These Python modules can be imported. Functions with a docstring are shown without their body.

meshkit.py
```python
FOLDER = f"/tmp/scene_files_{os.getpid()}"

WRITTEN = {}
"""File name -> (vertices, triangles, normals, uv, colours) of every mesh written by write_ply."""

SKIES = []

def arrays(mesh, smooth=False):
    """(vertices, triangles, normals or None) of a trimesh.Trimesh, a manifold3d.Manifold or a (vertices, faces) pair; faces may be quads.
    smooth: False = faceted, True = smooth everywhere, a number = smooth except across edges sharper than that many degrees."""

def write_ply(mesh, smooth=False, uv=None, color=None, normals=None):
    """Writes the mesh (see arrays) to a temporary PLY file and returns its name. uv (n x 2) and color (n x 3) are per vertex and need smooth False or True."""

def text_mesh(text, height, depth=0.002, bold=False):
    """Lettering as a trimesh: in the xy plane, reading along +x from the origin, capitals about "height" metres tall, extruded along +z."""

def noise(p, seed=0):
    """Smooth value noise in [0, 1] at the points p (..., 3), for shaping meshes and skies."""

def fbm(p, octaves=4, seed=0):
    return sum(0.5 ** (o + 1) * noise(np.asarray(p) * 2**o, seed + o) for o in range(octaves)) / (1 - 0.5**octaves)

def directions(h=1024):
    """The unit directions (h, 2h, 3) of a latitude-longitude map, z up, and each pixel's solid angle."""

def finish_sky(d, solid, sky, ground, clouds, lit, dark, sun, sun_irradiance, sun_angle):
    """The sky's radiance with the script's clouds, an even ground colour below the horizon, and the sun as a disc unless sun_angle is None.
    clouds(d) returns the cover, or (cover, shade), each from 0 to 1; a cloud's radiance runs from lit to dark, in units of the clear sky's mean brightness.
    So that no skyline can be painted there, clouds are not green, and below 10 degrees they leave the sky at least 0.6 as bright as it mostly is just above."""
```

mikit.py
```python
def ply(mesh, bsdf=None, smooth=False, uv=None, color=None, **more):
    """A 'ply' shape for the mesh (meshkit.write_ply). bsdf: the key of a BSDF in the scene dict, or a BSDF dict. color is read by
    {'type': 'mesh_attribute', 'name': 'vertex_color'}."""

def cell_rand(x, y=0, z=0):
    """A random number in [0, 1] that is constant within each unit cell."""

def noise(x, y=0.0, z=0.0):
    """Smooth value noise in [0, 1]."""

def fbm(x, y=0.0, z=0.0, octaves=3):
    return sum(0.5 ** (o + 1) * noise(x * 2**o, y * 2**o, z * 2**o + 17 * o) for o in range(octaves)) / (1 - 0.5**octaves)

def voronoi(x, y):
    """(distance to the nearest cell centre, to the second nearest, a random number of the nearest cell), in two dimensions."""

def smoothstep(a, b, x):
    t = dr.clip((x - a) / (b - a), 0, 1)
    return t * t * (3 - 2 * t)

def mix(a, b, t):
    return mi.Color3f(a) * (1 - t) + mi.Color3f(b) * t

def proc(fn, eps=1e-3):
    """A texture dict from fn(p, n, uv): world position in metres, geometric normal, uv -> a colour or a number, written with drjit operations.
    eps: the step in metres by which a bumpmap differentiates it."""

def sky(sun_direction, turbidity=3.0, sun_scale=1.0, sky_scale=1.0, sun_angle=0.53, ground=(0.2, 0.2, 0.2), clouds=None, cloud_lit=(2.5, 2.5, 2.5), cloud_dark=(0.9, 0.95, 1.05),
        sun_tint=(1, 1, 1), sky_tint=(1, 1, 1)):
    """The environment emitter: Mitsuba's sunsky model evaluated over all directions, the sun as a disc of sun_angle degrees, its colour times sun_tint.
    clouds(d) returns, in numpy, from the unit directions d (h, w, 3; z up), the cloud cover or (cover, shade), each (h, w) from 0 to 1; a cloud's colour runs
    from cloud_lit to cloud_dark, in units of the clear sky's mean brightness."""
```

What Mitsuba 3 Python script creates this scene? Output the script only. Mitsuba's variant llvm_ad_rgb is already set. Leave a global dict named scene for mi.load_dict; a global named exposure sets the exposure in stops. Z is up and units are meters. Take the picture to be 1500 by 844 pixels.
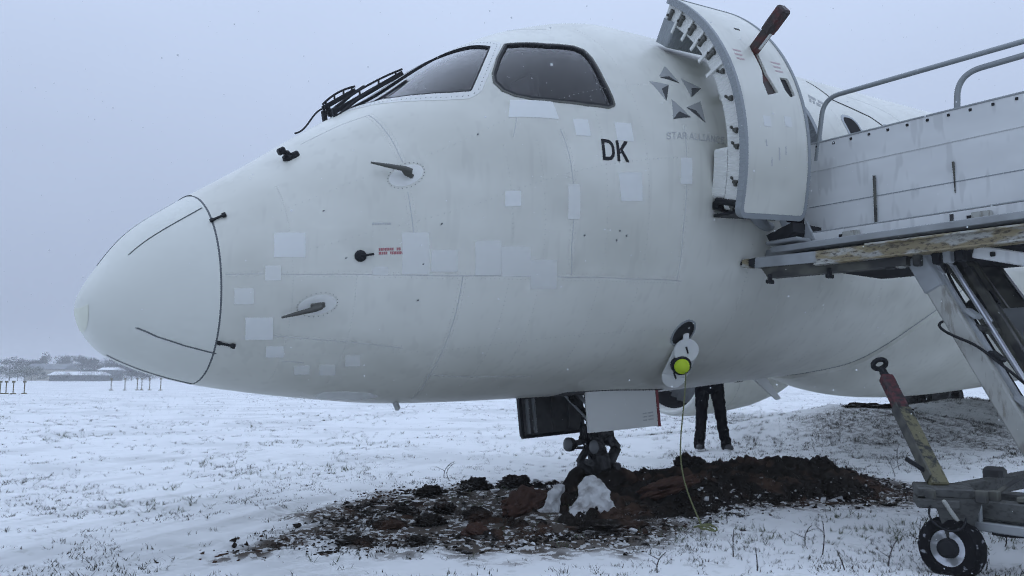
import math, random
import numpy as np, trimesh, shapely, mitsuba as mi, drjit as dr
from shapely.geometry import Polygon, LineString, Point
from scipy.interpolate import PchipInterpolator
import manifold3d as m3
import mikit, meshkit
from mikit import proc, noise as tnoise, fbm as tfbm, smoothstep as tss, mix as tmix

scene, labels = {}, {}
T4 = mi.ScalarTransform4f
rng = np.random.default_rng(7)

# ------------------------------------------------------------------ camera, sky, exposure
CAM_Z, PITCH = 1.10, math.atan(131 / 1200.0)
FOV = math.degrees(2 * math.atan(750 / 1200.0))
scene['camera'] = {'type': 'perspective', 'fov': FOV, 'fov_axis': 'x', 'near_clip': 0.05, 'far_clip': 4000.0,
                   'to_world': T4().look_at(origin=[0, 0, CAM_Z], target=[0, math.cos(PITCH), CAM_Z + math.sin(PITCH)], up=[0, 0, 1]),
                   'medium': {'type': 'ref', 'id': 'haze_air'}}

def overcast(d):
    e = np.clip(d[..., 2], 0, 1)
    soft = meshkit.fbm(np.stack([d[..., 0] * 3, d[..., 1] * 3, d[..., 2] * 7], -1), 3, 5)
    bright = np.clip(e / 0.95, 0, 1) ** 1.05 + 0.10 * (soft - 0.5)
    return np.ones_like(e), np.clip(1 - bright, 0, 1)

scene['sky'] = mikit.sky((0.0, 0.02, 1.0), turbidity=3, sun_scale=0.1, sun_angle=176, sun_tint=(0.72, 0.93, 1.38), ground=(0.55, 0.57, 0.62),
                         clouds=overcast, cloud_lit=(3.3, 3.95, 5.2), cloud_dark=(1.02, 1.24, 1.72))
exposure = 0.95
HAZE = 0.0014
scene['haze_air'] = {'type': 'homogeneous', 'albedo': {'type': 'rgb', 'value': [0.88, 0.88, 0.88]}, 'sigma_t': HAZE}
scene['haze'] = {'type': 'cube', 'to_world': T4().translate([0, 0, 12.0]).scale([760, 760, 14.0]), 'bsdf': {'type': 'null'},
                 'interior': {'type': 'ref', 'id': 'haze_air'}}
labels['haze'] = {'label': 'thin winter haze of falling snow hanging over the whole airfield', 'category': 'haze', 'kind': 'stuff'}

# ------------------------------------------------------------------ materials
def rgb(*c):
    return {'type': 'rgb', 'value': list(c)}
def mat(name, color, rough=0.6, metallic=0.0, spec=0.5, bump=None, bscale=1.0, **kw):
    b = {'type': 'principled', 'base_color': color if isinstance(color, dict) else rgb(*color), 'roughness': rough, 'metallic': metallic, 'specular': spec, **kw}
    if bump is not None:
        b = {'type': 'bumpmap', 'arbitrary': bump, 'scale': bscale, 'bsdf': b}
    scene['m_' + name] = {'type': 'twosided', 'bsdf': b}
    return 'm_' + name

def skin_col(p, n, uv):
    a = tfbm(p.x * 1.3, p.y * 1.3, p.z * 1.9, 3)
    b = tfbm(p.x * 9 + 3, p.y * 9, p.z * 4, 3)
    st = tfbm(p.x * 22, p.y * 22, p.z * 1.6, 2)
    k = 0.93 + 0.10 * a + 0.05 * (b - 0.5) - 0.05 * tss(0.56, 0.8, st) - 0.05 * tss(0.6, 0.8, tfbm(p.x * 3.1 + 7, p.y * 3.1, p.z * 3.1, 3))
    return tmix(mi.Color3f(0.53, 0.53, 0.47), mi.Color3f(0.615, 0.615, 0.555), tss(0.2, 0.7, a)) * k
M_SKIN = mat('skin', proc(skin_col), 0.33, spec=0.5)
M_RIVET = mat('rivet', (0.45, 0.455, 0.43), 0.5)
M_RADOME = mat('radome', proc(lambda p, n, uv: mi.Color3f(0.62, 0.63, 0.575) * (0.93 + 0.1 * tfbm(p.x * 2, p.y * 2, p.z * 2, 3))), 0.4)
M_NOSE = mat('nose_cap', (0.62, 0.63, 0.53), 0.5)
M_PATCH = mat('patch', (0.62, 0.63, 0.605), 0.45)
M_PATCH2 = mat('patch_dull', (0.595, 0.60, 0.565), 0.4)
M_SEAM = mat('seam', (0.42, 0.43, 0.42), 0.7)
M_SEAMD = mat('seam_dark', (0.10, 0.11, 0.115), 0.6)
M_BLACK = mat('black_paint', (0.012, 0.013, 0.015), 0.45, spec=0.2)
M_RUBBER = mat('rubber', (0.025, 0.026, 0.028), 0.75, spec=0.2)
M_PROBE = mat('probe_metal', (0.09, 0.09, 0.08), 0.45, 0.6)
M_GREYP = mat('grey_paint', (0.34, 0.36, 0.37), 0.5)
M_SEAL = mat('seal_grey', (0.24, 0.26, 0.27), 0.6)
M_STAR1 = mat('emblem_grey', (0.29, 0.30, 0.295), 0.45)
M_STAR2 = mat('emblem_dark', (0.045, 0.047, 0.05), 0.45)
M_TEXTG = mat('text_grey', (0.40, 0.41, 0.405), 0.5)
M_TEXTR = mat('text_red', (0.34, 0.12, 0.13), 0.5)
M_TEXTP = mat('text_pale_red', (0.47, 0.36, 0.36), 0.5)
M_RED = mat('red_paint', (0.16, 0.012, 0.018), 0.5)
M_HANDLE = mat('handle_red', proc(lambda p, n, uv: tmix(mi.Color3f(0.07, 0.012, 0.010), mi.Color3f(0.025, 0.016, 0.014), tss(0.35, 0.6, tfbm(p.x * 14, p.y * 14, p.z * 14, 3)))), 0.5)
M_DARK = mat('dark_interior', (0.02, 0.02, 0.022), 0.85, spec=0.15)
M_COCK = mat('cockpit_trim', (0.03, 0.029, 0.032), 0.85, spec=0.2)
M_BAY = mat('bay', proc(lambda p, n, uv: mi.Color3f(0.075, 0.075, 0.076) * (0.5 + tfbm(p.x * 12, p.y * 12, p.z * 12, 3))), 0.7)
M_GEAR = mat('gear_muddy', proc(lambda p, n, uv: tmix(mi.Color3f(0.045, 0.045, 0.047), mi.Color3f(0.010, 0.009, 0.008), tss(0.3, 0.62, tfbm(p.x * 16, p.y * 16, p.z * 16, 3)))), 0.6)
M_LAMP = mat('lamp_glass', (0.10, 0.105, 0.11), 0.3)
M_ALU = mat('worn_alu', proc(lambda p, n, uv: mi.Color3f(0.60, 0.61, 0.60) * (0.86 + 0.22 * tfbm(p.x * 3, p.y * 3, p.z * 5, 3) - 0.12 * tss(0.6, 0.75, tfbm(p.x * 20, p.y * 20, p.z * 4, 2)))), 0.5)
M_ALU2 = mat('dull_alu', proc(lambda p, n, uv: mi.Color3f(0.27, 0.285, 0.29) * (0.75 + 0.5 * tfbm(p.x * 9, p.y * 9, p.z * 9, 3))), 0.55)
M_RAIL = mat('rail_steel', (0.25, 0.27, 0.275), 0.45, 0.3)
def rusty(p, n, uv):
    a = tfbm(p.x * 7, p.y * 7, p.z * 18, 4)
    c = tmix(mi.Color3f(0.36, 0.36, 0.33), mi.Color3f(0.24, 0.20, 0.12), tss(0.35, 0.55, a))
    return tmix(c, mi.Color3f(0.05, 0.042, 0.034), 0.85 * tss(0.46, 0.76, tfbm(p.x * 38 + 5, p.y * 38, p.z * 70, 4)))
M_RUST = mat('rusty_cream', proc(rusty), 0.65)
M_LEG = mat('leg_cream', proc(lambda p, n, uv: tmix(mi.Color3f(0.36, 0.365, 0.335) * (0.62 + 0.6 * tfbm(p.x * 6, p.y * 6, p.z * 6, 4)), mi.Color3f(0.15, 0.135, 0.11), 0.7 * tss(0.5, 0.78, tfbm(p.x * 46, p.y * 46, p.z * 9, 4)))), 0.55)
M_OLIVE = mat('oily_steel', proc(lambda p, n, uv: tmix(mi.Color3f(0.075, 0.075, 0.06), mi.Color3f(0.022, 0.022, 0.022), tss(0.35, 0.65, tfbm(p.x * 8, p.y * 8, p.z * 8, 3)))), 0.5)
M_CHROME = mat('rod_chrome', (0.55, 0.57, 0.6), 0.3, 0.7)
def towcol(p, n, uv):
    t = (p.y + p.z) * 11.0 + p.x * 16.0 + 1.6 * (tfbm(p.x * 12, p.y * 12, p.z * 12, 3) - 0.5)
    a = dr.maximum(tss(0.25, 0.5, dr.sin(t)) * tss(0.3, 0.55, tfbm(p.x * 50, p.y * 50, p.z * 50, 3)), 0.85 * tss(0.48, 0.72, tfbm(p.x * 60, p.y * 60, p.z * 24, 4)))
    return tmix(mi.Color3f(0.125, 0.115, 0.062), mi.Color3f(0.018, 0.02, 0.018), a)
M_TOW = mat('tow_yellow', proc(towcol), 0.6)
M_TOWR = mat('tow_red', proc(lambda p, n, uv: tmix(mi.Color3f(0.085, 0.016, 0.02), mi.Color3f(0.016, 0.014, 0.015), tss(0.3, 0.7, tfbm(p.x * 50, p.y * 50, p.z * 50, 4)))), 0.6)
M_CHAS = mat('chassis_grey', proc(lambda p, n, uv: tmix(mi.Color3f(0.062, 0.064, 0.06) * (0.4 + 1.0 * tfbm(p.x * 10, p.y * 10, p.z * 10, 4)), mi.Color3f(0.02, 0.018, 0.016), 0.7 * tss(0.42, 0.75, tfbm(p.x * 42 + 3, p.y * 42, p.z * 60, 4)))), 0.6)
M_TYRE = mat('tyre', proc(lambda p, n, uv: tmix(mi.Color3f(0.010, 0.010, 0.011), mi.Color3f(0.6, 0.62, 0.66), 0.4 * tss(0.66, 0.76, tfbm(p.x * 34, p.y * 34, p.z * 34, 4)))), 0.85, spec=0.12)
M_RIM = mat('rim_snowy', proc(lambda p, n, uv: tmix(mi.Color3f(0.22, 0.23, 0.23), mi.Color3f(0.7, 0.72, 0.76), tss(0.42, 0.6, tfbm(p.x * 12, p.y * 12, p.z * 12, 3)))), 0.7)
M_LIME = mat('lime', (0.46, 0.62, 0.02), 0.6)
M_ROPE = mat('rope', (0.13, 0.14, 0.06), 0.8)
M_CLOTH = mat('dark_cloth', proc(lambda p, n, uv: mi.Color3f(0.007, 0.007, 0.009) * (0.6 + 0.8 * tfbm(p.x * 15, p.y * 15, p.z * 9, 3))), 0.95, spec=0.03)
M_JACKET = mat('jacket', (0.008, 0.009, 0.012), 0.95, spec=0.05)
M_SKINTONE = mat('skin_tone', (0.45, 0.28, 0.2), 0.6)
M_SHOE = mat('shoe', (0.03, 0.03, 0.032), 0.6)
M_SOLE = mat('sole', (0.5, 0.5, 0.5), 0.7)

def snow_col(p, n, uv):
    a = tfbm(p.x * 0.8, p.y * 0.8, 0.0, 4)
    b = tfbm(p.x * 5.5, p.y * 7, 3.0, 4)
    g = tfbm(p.x * 30, p.y * 30, 1.0, 3)
    c = tmix(mi.Color3f(0.62, 0.63, 0.63), mi.Color3f(0.53, 0.54, 0.54), tss(0.42, 0.7, a))
    c = tmix(c, mi.Color3f(0.42, 0.43, 0.41), 0.55 * tss(0.60, 0.76, b) * tss(0.45, 0.62, g))
    # earth flung over the snow round the ploughed patch and the drag streak that leads to it
    d1 = 1 - dr.sqrt(dr.square((p.x + 0.1) / 1.55) + dr.square((p.y - 6.65) / 1.35))
    d2 = 1 - dr.sqrt(dr.square((p.x - 2.3) / 1.75) + dr.square((p.y - 8.2) / 1.35))
    u, w = (p.x + 1.3) * 0.45 + (p.y - 6.0) * 0.89, (p.x + 1.3) * 0.89 - (p.y - 6.0) * 0.45
    d3 = 0.9 - dr.sqrt(dr.square(u / 1.1) + dr.square(w / 0.22))
    d = dr.maximum(dr.maximum(d1, d2), d3)
    e = tss(-0.22, 0.16, d + 0.5 * (tfbm(p.x * 4, p.y * 4, 7.0, 3) - 0.5))
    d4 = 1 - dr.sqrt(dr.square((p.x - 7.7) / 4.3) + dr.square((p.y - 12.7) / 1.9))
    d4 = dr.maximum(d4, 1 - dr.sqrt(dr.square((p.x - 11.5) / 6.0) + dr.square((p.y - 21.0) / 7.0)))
    k4 = 0.55 * tss(0.0, 0.5, d4 + 0.5 * (tfbm(p.x * 1.7, p.y * 1.7, 2.0, 3) - 0.5))  # earth specks plus painted shade on the snow under the fuselage
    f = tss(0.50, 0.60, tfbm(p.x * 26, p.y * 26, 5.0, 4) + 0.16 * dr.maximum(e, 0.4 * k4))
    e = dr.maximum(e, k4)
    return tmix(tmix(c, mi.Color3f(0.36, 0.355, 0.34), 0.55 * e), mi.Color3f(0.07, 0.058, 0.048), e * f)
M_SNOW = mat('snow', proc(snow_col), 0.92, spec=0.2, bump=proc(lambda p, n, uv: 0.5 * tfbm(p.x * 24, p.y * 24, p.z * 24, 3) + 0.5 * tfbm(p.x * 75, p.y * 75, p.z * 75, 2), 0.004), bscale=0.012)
M_SNOWP = mat('snow_plain', (0.66, 0.67, 0.67), 0.9, spec=0.2)
def soil_col(p, n, uv):
    a = tfbm(p.x * 3.5, p.y * 3.5, p.z * 3.5, 4)
    b = tfbm(p.x * 24, p.y * 24, p.z * 24, 3)
    c = tmix(mi.Color3f(0.019, 0.016, 0.0135), mi.Color3f(0.058, 0.036, 0.026), tss(0.5, 0.68, a)) * (0.5 + 1.0 * b)
    s = tss(0.52, 0.70, tfbm(p.x * 5 + 9, p.y * 5, p.z * 5, 4)) * tss(0.45, 0.9, n.z)
    return tmix(c, mi.Color3f(0.42, 0.42, 0.41), 0.8 * s * tss(0.36, 0.62, tfbm(p.x * 40, p.y * 40, p.z * 40, 3)))
M_SOIL = mat('soil', proc(soil_col), 0.95, spec=0.08, bump=proc(lambda p, n, uv: tfbm(p.x * 45, p.y * 45, p.z * 45, 3), 0.003), bscale=0.02)
M_SOILR = mat('soil_red', proc(lambda p, n, uv: mi.Color3f(0.062, 0.034, 0.025) * (0.4 + 1.1 * tfbm(p.x * 20, p.y * 20, p.z * 20, 4))), 0.9, spec=0.2)
M_SNOWD = mat('snow_dirty', proc(lambda p, n, uv: tmix(mi.Color3f(0.56, 0.57, 0.57), mi.Color3f(0.12, 0.10, 0.085), 0.6 * tss(0.40, 0.80, tfbm(p.x * 17, p.y * 17, p.z * 17, 5)))), 0.92, spec=0.15)
M_GRASS = mat('dry_grass', (0.05, 0.05, 0.043), 0.95, spec=0.05)
M_GRASS2 = mat('green_grass', (0.05, 0.062, 0.03), 0.9)
M_TWIG = mat('twig', (0.02, 0.018, 0.018), 0.9)
M_TREE = mat('far_tree', (0.045, 0.05, 0.048), 0.95)
M_TREE2 = mat('far_tree_green', (0.06, 0.075, 0.045), 0.95)
M_BARK = mat('bark', (0.05, 0.045, 0.04), 0.95)
M_HOUSE = mat('house_wall', (0.42, 0.40, 0.34), 0.9)
M_HOUSE2 = mat('shed_wall', (0.16, 0.17, 0.18), 0.9)
M_POST = mat('post_ochre', (0.16, 0.14, 0.09), 0.8)
M_GLASS = 'm_pane'
scene['m_pane'] = {'type': 'thindielectric', 'int_ior': 1.3}
M_OPAQUE_PANE = mat('dark_pane', (0.03, 0.032, 0.035), 0.12)

# ------------------------------------------------------------------ helpers
def numbered(key):
    if key not in scene:
        return key
    k = 1
    while f'{key}_{k:03d}' in scene:
        k += 1
    return f'{key}_{k:03d}'
used_roots = set()
def root(name, label, category, group=None, kind=None):
    key, k = name, 0
    while key in used_roots:
        k += 1
        key = f'{name}_{k:03d}'
    used_roots.add(key)
    labels[key] = {'label': label, 'category': category}
    if group: labels[key]['group'] = group
    if kind: labels[key]['kind'] = kind
    return key
def put(name, mesh, m, parent=None, smooth=False, label=None, kind=None, **kw):
    key = numbered(parent + '__' + name if parent else name)
    scene[key] = mikit.ply(mesh, m, smooth, **kw)
    if label or kind:
        labels[key] = {}
        if label: labels[key]['label'] = label
        if kind: labels[key]['kind'] = kind
    return key
def single(name, mesh, m, label, category=None, smooth=False, group=None, kind=None):
    key = root(name, label, category, group, kind)
    if kind == 'structure': labels[key].pop('category', None)
    scene[key] = mikit.ply(mesh, m, smooth)
    return key

def cat(ms):
    return trimesh.util.concatenate([trimesh.Trimesh(*m[:2], process=False) if isinstance(m, tuple) else m for m in ms])
def cbox(size, bev=0.006):
    """a box centred on the origin with chamfered edges"""
    h = np.array(size, float) / 2
    b = min(bev, h.min() * 0.45)
    pts = []
    for sx in (-1, 1):
        for sy in (-1, 1):
            for sz in (-1, 1):
                s = np.array([sx, sy, sz])
                for k in range(3):
                    q = h - b
                    q[k] = h[k]
                    pts.append(s * q)
    return trimesh.convex.convex_hull(np.array(pts))
def frame(d, up=(0, 0, 1)):
    x = np.array(d, float); x /= np.linalg.norm(x)
    u = np.array(up, float)
    if abs(x @ u) > 0.98 * np.linalg.norm(u): u = np.array([1.0, 0.1, 0])
    y = np.cross(u, x); y /= np.linalg.norm(y)
    return x, y, np.cross(x, y)
def bar(a, b, w, h, bev=0.006, up=(0, 0, 1)):
    """a bevelled bar from a to b, w across, h along up"""
    a, b = np.array(a, float), np.array(b, float)
    x, y, z = frame(b - a, up)
    m = cbox((np.linalg.norm(b - a), w, h), bev)
    Mx = np.eye(4); Mx[:3, 0], Mx[:3, 1], Mx[:3, 2], Mx[:3, 3] = x, y, z, (a + b) / 2
    return m.apply_transform(Mx)
def tube(pts, r, n=10, cap=True):
    pts = np.array(pts, float)
    r = np.broadcast_to(np.asarray(r, float), (len(pts),))
    t = np.gradient(pts, axis=0); t /= np.linalg.norm(t, axis=1, keepdims=True)
    x, y, z = frame(t[0]); rings = []
    for i in range(len(pts)):
        y = y - t[i] * (y @ t[i]); y /= np.linalg.norm(y); z = np.cross(t[i], y)
        a = np.arange(n) / n * 2 * np.pi
        rings.append(pts[i] + r[i] * (np.cos(a)[:, None] * y + np.sin(a)[:, None] * z))
    v = np.concatenate(rings); f = []
    for i in range(len(pts) - 1):
        for k in range(n):
            a, b = i * n + k, i * n + (k + 1) % n
            f += [[a, b, b + n], [a, b + n, a + n]]
    if cap:
        v = np.vstack([v, pts[0], pts[-1]]); c0, c1 = len(v) - 2, len(v) - 1; o = (len(pts) - 1) * n
        for k in range(n):
            f += [[c0, (k + 1) % n, k], [c1, o + k, o + (k + 1) % n]]
    return trimesh.Trimesh(v, f, process=False)
def smooth_path(pts, n=8):
    pts = np.array(pts, float)
    d = np.r_[0, np.cumsum(np.linalg.norm(np.diff(pts, axis=0), axis=1))]
    from scipy.interpolate import CubicSpline
    return CubicSpline(d, pts)(np.linspace(0, d[-1], n * (len(pts) - 1) + 1))
def bend(a, c, b, r, n=8):
    """corner a-c-b rounded with radius r: list of points"""
    a, c, b = map(lambda q: np.array(q, float), (a, c, b))
    u, w = (a - c) / np.linalg.norm(a - c), (b - c) / np.linalg.norm(b - c)
    P0, P1 = c + u * r, c + w * r
    t = np.linspace(0, 1, n)[:, None]
    return np.vstack([a, (1 - t) ** 2 * P0 + 2 * t * (1 - t) * c + t ** 2 * P1, b])
def lathe(prof, n=48):
    """profile of (x, r) about the x axis"""
    prof = np.array(prof, float); a = np.arange(n) / n * 2 * np.pi
    v = np.stack([np.repeat(prof[:, :1], n, 1), prof[:, 1:] * np.cos(a)[None], prof[:, 1:] * np.sin(a)[None]], -1).reshape(-1, 3)
    f = []
    for i in range(len(prof) - 1):
        for k in range(n):
            p, q = i * n + k, i * n + (k + 1) % n
            f += [[p, p + n, q + n], [p, q + n, q]]
    return trimesh.Trimesh(v, f, process=False)
def orient(mesh, pos, xdir, up=(0, 0, 1)):
    x, y, z = frame(xdir, up)
    Mx = np.eye(4); Mx[:3, 0], Mx[:3, 1], Mx[:3, 2], Mx[:3, 3] = x, y, z, pos
    return mesh.copy().apply_transform(Mx)
def grid_faces(n, m, wrap=False):
    i, j = np.meshgrid(np.arange(n - 1), np.arange(m if wrap else m - 1), indexing='ij')
    a = i * m + j; b = i * m + (j + 1) % m
    return np.concatenate([np.stack([a, b, b + m], -1).reshape(-1, 3), np.stack([a, b + m, a + m], -1).reshape(-1, 3)])
def lump(c, size, seed, rough=0.25, sub=4, flat=0.6):
    m = trimesh.creation.icosphere(subdivisions=sub)
    v = np.array(m.vertices)
    d = 1 + rough * 2 * (meshkit.fbm(v * 1.6 + seed * 3.7, 4, seed) - 0.5) + 1.1 * rough * (meshkit.fbm(v * 5 + seed, 3, seed + 9) - 0.5) - 0.35 * rough * np.abs(meshkit.noise(v * 3.1 + seed, seed + 5) - 0.5)
    v = v * d[:, None] * np.array(size)
    v[:, 2] = np.where(v[:, 2] < 0, v[:, 2] * flat, v[:, 2])
    return trimesh.Trimesh(v + np.array(c), m.faces, process=False)
D={}  # places on the skin: [metres aft of the nose tip, angle round the section]
D['patches']=[[[0.941,1.826],[1.095,1.751],[1.085,1.575],[0.927,1.629]],[[1.657,1.569],[1.812,1.54],[1.816,1.323],[1.658,1.346]],[[1.836,1.446],[1.994,1.418],[2.001,1.309],[1.84,1.334]],[[2.121,1.438],[2.292,1.403],[2.311,1.237],[2.135,1.268]],[[2.309,1.37],[2.51,1.334],[2.534,1.196],[2.328,1.227]],[[2.53,1.27],[2.722,1.246],[2.76,1.108],[2.562,1.13]],[[2.539,2.123],[2.813,2.018],[2.813,1.914],[2.482,2.029]],[[2.927,1.88],[3.031,1.857],[3.024,1.776],[2.923,1.797]],[[3.261,1.817],[3.396,1.8],[3.39,1.716],[3.254,1.732]],[[3.229,1.573],[3.424,1.563],[3.428,1.455],[3.244,1.465]],[[2.341,1.626],[2.442,1.601],[2.436,1.542],[2.334,1.562]],[[2.806,1.567],[2.886,1.556],[2.882,1.418],[2.8,1.428]],[[3.841,1.617],[3.956,1.62],[3.936,1.518],[3.823,1.516]],[[0.922,0.894],[1.01,0.893],[1.029,0.788],[0.94,0.784]],[[1.121,0.692],[1.203,0.696],[1.229,0.598],[1.147,0.59]],[[1.271,0.705],[1.359,0.707],[1.392,0.601],[1.302,0.595]],[[1.406,0.8],[1.488,0.799],[1.517,0.702],[1.434,0.701]],[[0.782,1.174],[0.918,1.158],[0.938,0.967],[0.8,0.971]],[[0.878,1.57],[0.95,1.55],[0.949,1.452],[0.876,1.47]],[[0.717,1.441],[0.805,1.419],[0.808,1.295],[0.719,1.311]],[[1.479,1.412],[1.561,1.397],[1.562,1.356],[1.48,1.37]]]
D['oval']=[[1.408,0.216],[1.426,0.321],[1.551,0.36],[1.719,0.361],[1.805,0.318],[1.778,0.246],[1.624,0.153],[1.486,0.126]]
D['seamlines']=[[[1.74,2.628],[1.731,2.369],[1.73,2.092],[1.734,2.031]],[[1.715,1.817],[1.717,1.685],[1.723,1.546]],[[2.046,1.276],[2.041,1.125],[2.032,0.876],[2.031,0.604],[2.098,0.267]],[[2.809,1.851],[2.835,1.705],[2.843,1.559],[2.838,1.423],[2.835,1.299],[2.868,1.161]],[[3.936,1.784],[3.888,1.557],[3.856,1.33],[3.887,1.082]],[[0.666,1.574],[1.098,1.452],[1.534,1.357],[2.046,1.276],[2.451,1.204],[2.872,1.149],[3.379,1.108],[3.94,1.083]],[[2.027,0.611],[2.205,0.583],[2.436,0.554],[2.926,0.519]],[[0.942,0.999],[1.18,0.955],[1.433,0.911],[1.75,0.854]],[[2.53,2.006],[2.463,1.904]],[[7.108,2.361],[7.359,2.349],[7.566,2.312],[7.78,2.244],[7.87,2.168]],[[1.296,2.711],[1.57,2.683],[1.74,2.628]],[[3.18,2.916],[3.175,2.803],[3.298,2.663]]]
D['darkstripe']=[[6.599,2.481],[6.605,2.37],[6.627,2.246],[6.872,2.202],[7.177,2.145],[7.312,2.084]]
D['DK']=[[3.118,1.742],[3.321,1.713],[3.328,1.617],[3.109,1.642]]
D['DKbox']=[[3.107,1.747],[3.334,1.715],[3.327,1.615],[3.098,1.643]]
D['starx']=[[3.726,1.743],[4.408,1.761],[4.388,1.723],[3.713,1.709]]
D['star_grey']=[[[4.019,2.165],[3.871,2.077],[4.074,2.046]],[[3.726,2.036],[3.922,2.019],[3.819,1.915]],[[4.13,2.087],[4.337,2.047],[4.142,1.963]],[[4.24,1.948],[4.209,1.82],[4.027,1.89]],[[3.884,1.927],[4.047,1.836],[3.83,1.813]]]
D['star_dark']=[[[3.868,2.065],[3.98,2.082],[4.074,2.046]],[[3.92,2.017],[3.82,1.988],[3.819,1.915]],[[4.203,2.03],[4.335,2.044],[4.146,1.963]],[[4.032,1.891],[4.13,1.883],[4.209,1.82]],[[3.921,1.859],[4.047,1.836],[3.83,1.813]]]
D['side']=[[2.85,2.606],[3.073,2.443],[3.259,2.365],[3.306,2.316],[3.311,2.249],[3.292,2.079],[3.296,1.95],[3.291,1.918],[3.244,1.911],[3.074,1.946],[2.876,2.01],[2.693,2.085],[2.592,2.15],[2.538,2.216],[2.525,2.302],[2.561,2.372],[2.694,2.496]]
D['wind_low']=[[1.884,2.844],[1.931,2.787],[1.983,2.697],[2.104,2.544],[2.234,2.41],[2.344,2.327],[2.558,2.502],[2.764,2.67]]
D['wframe']=[[1.878,2.734],[1.962,2.661],[2.088,2.519],[2.219,2.384],[2.375,2.26],[2.555,2.411],[2.847,2.651]]
D['rings']=[[1.73,1.93],[1.165,1.224]]
D['pts']={'aoa_top':[[1.175,2.584]],'up_base':[[1.724,1.959],[1.766,1.901]],'low_base':[[1.126,1.22],[1.208,1.221]],'knob':[[1.402,1.497]],'port':[[4.3,0.607],[4.235,0.783]],'latch1':[[0.635,2.191],[0.722,2.185]],'latch2':[[0.649,0.94],[0.749,0.906]],'redtext':[[1.511,1.521],[1.659,1.496],[1.658,1.454],[1.511,1.478]],'dtext':[[1.481,1.682],[1.609,1.645],[1.607,1.628],[1.479,1.664]],'btext':[[4.113,0.834],[4.27,0.844],[4.31,0.792],[4.163,0.787]],'dash':[[1.034,0.742],[1.165,0.732]],'dots':[[1.219,1.879],[1.9,1.57],[3.236,1.334],[3.301,1.309],[2.933,1.337],[1.782,1.381],[1.318,1.505],[2.24,2.011],[3.213,1.294],[1.769,1.175]],'reg':[[6.173,2.244],[6.357,2.189],[6.24,2.114],[6.061,2.152]],'panel':[[4.3,0.607]]}
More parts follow.
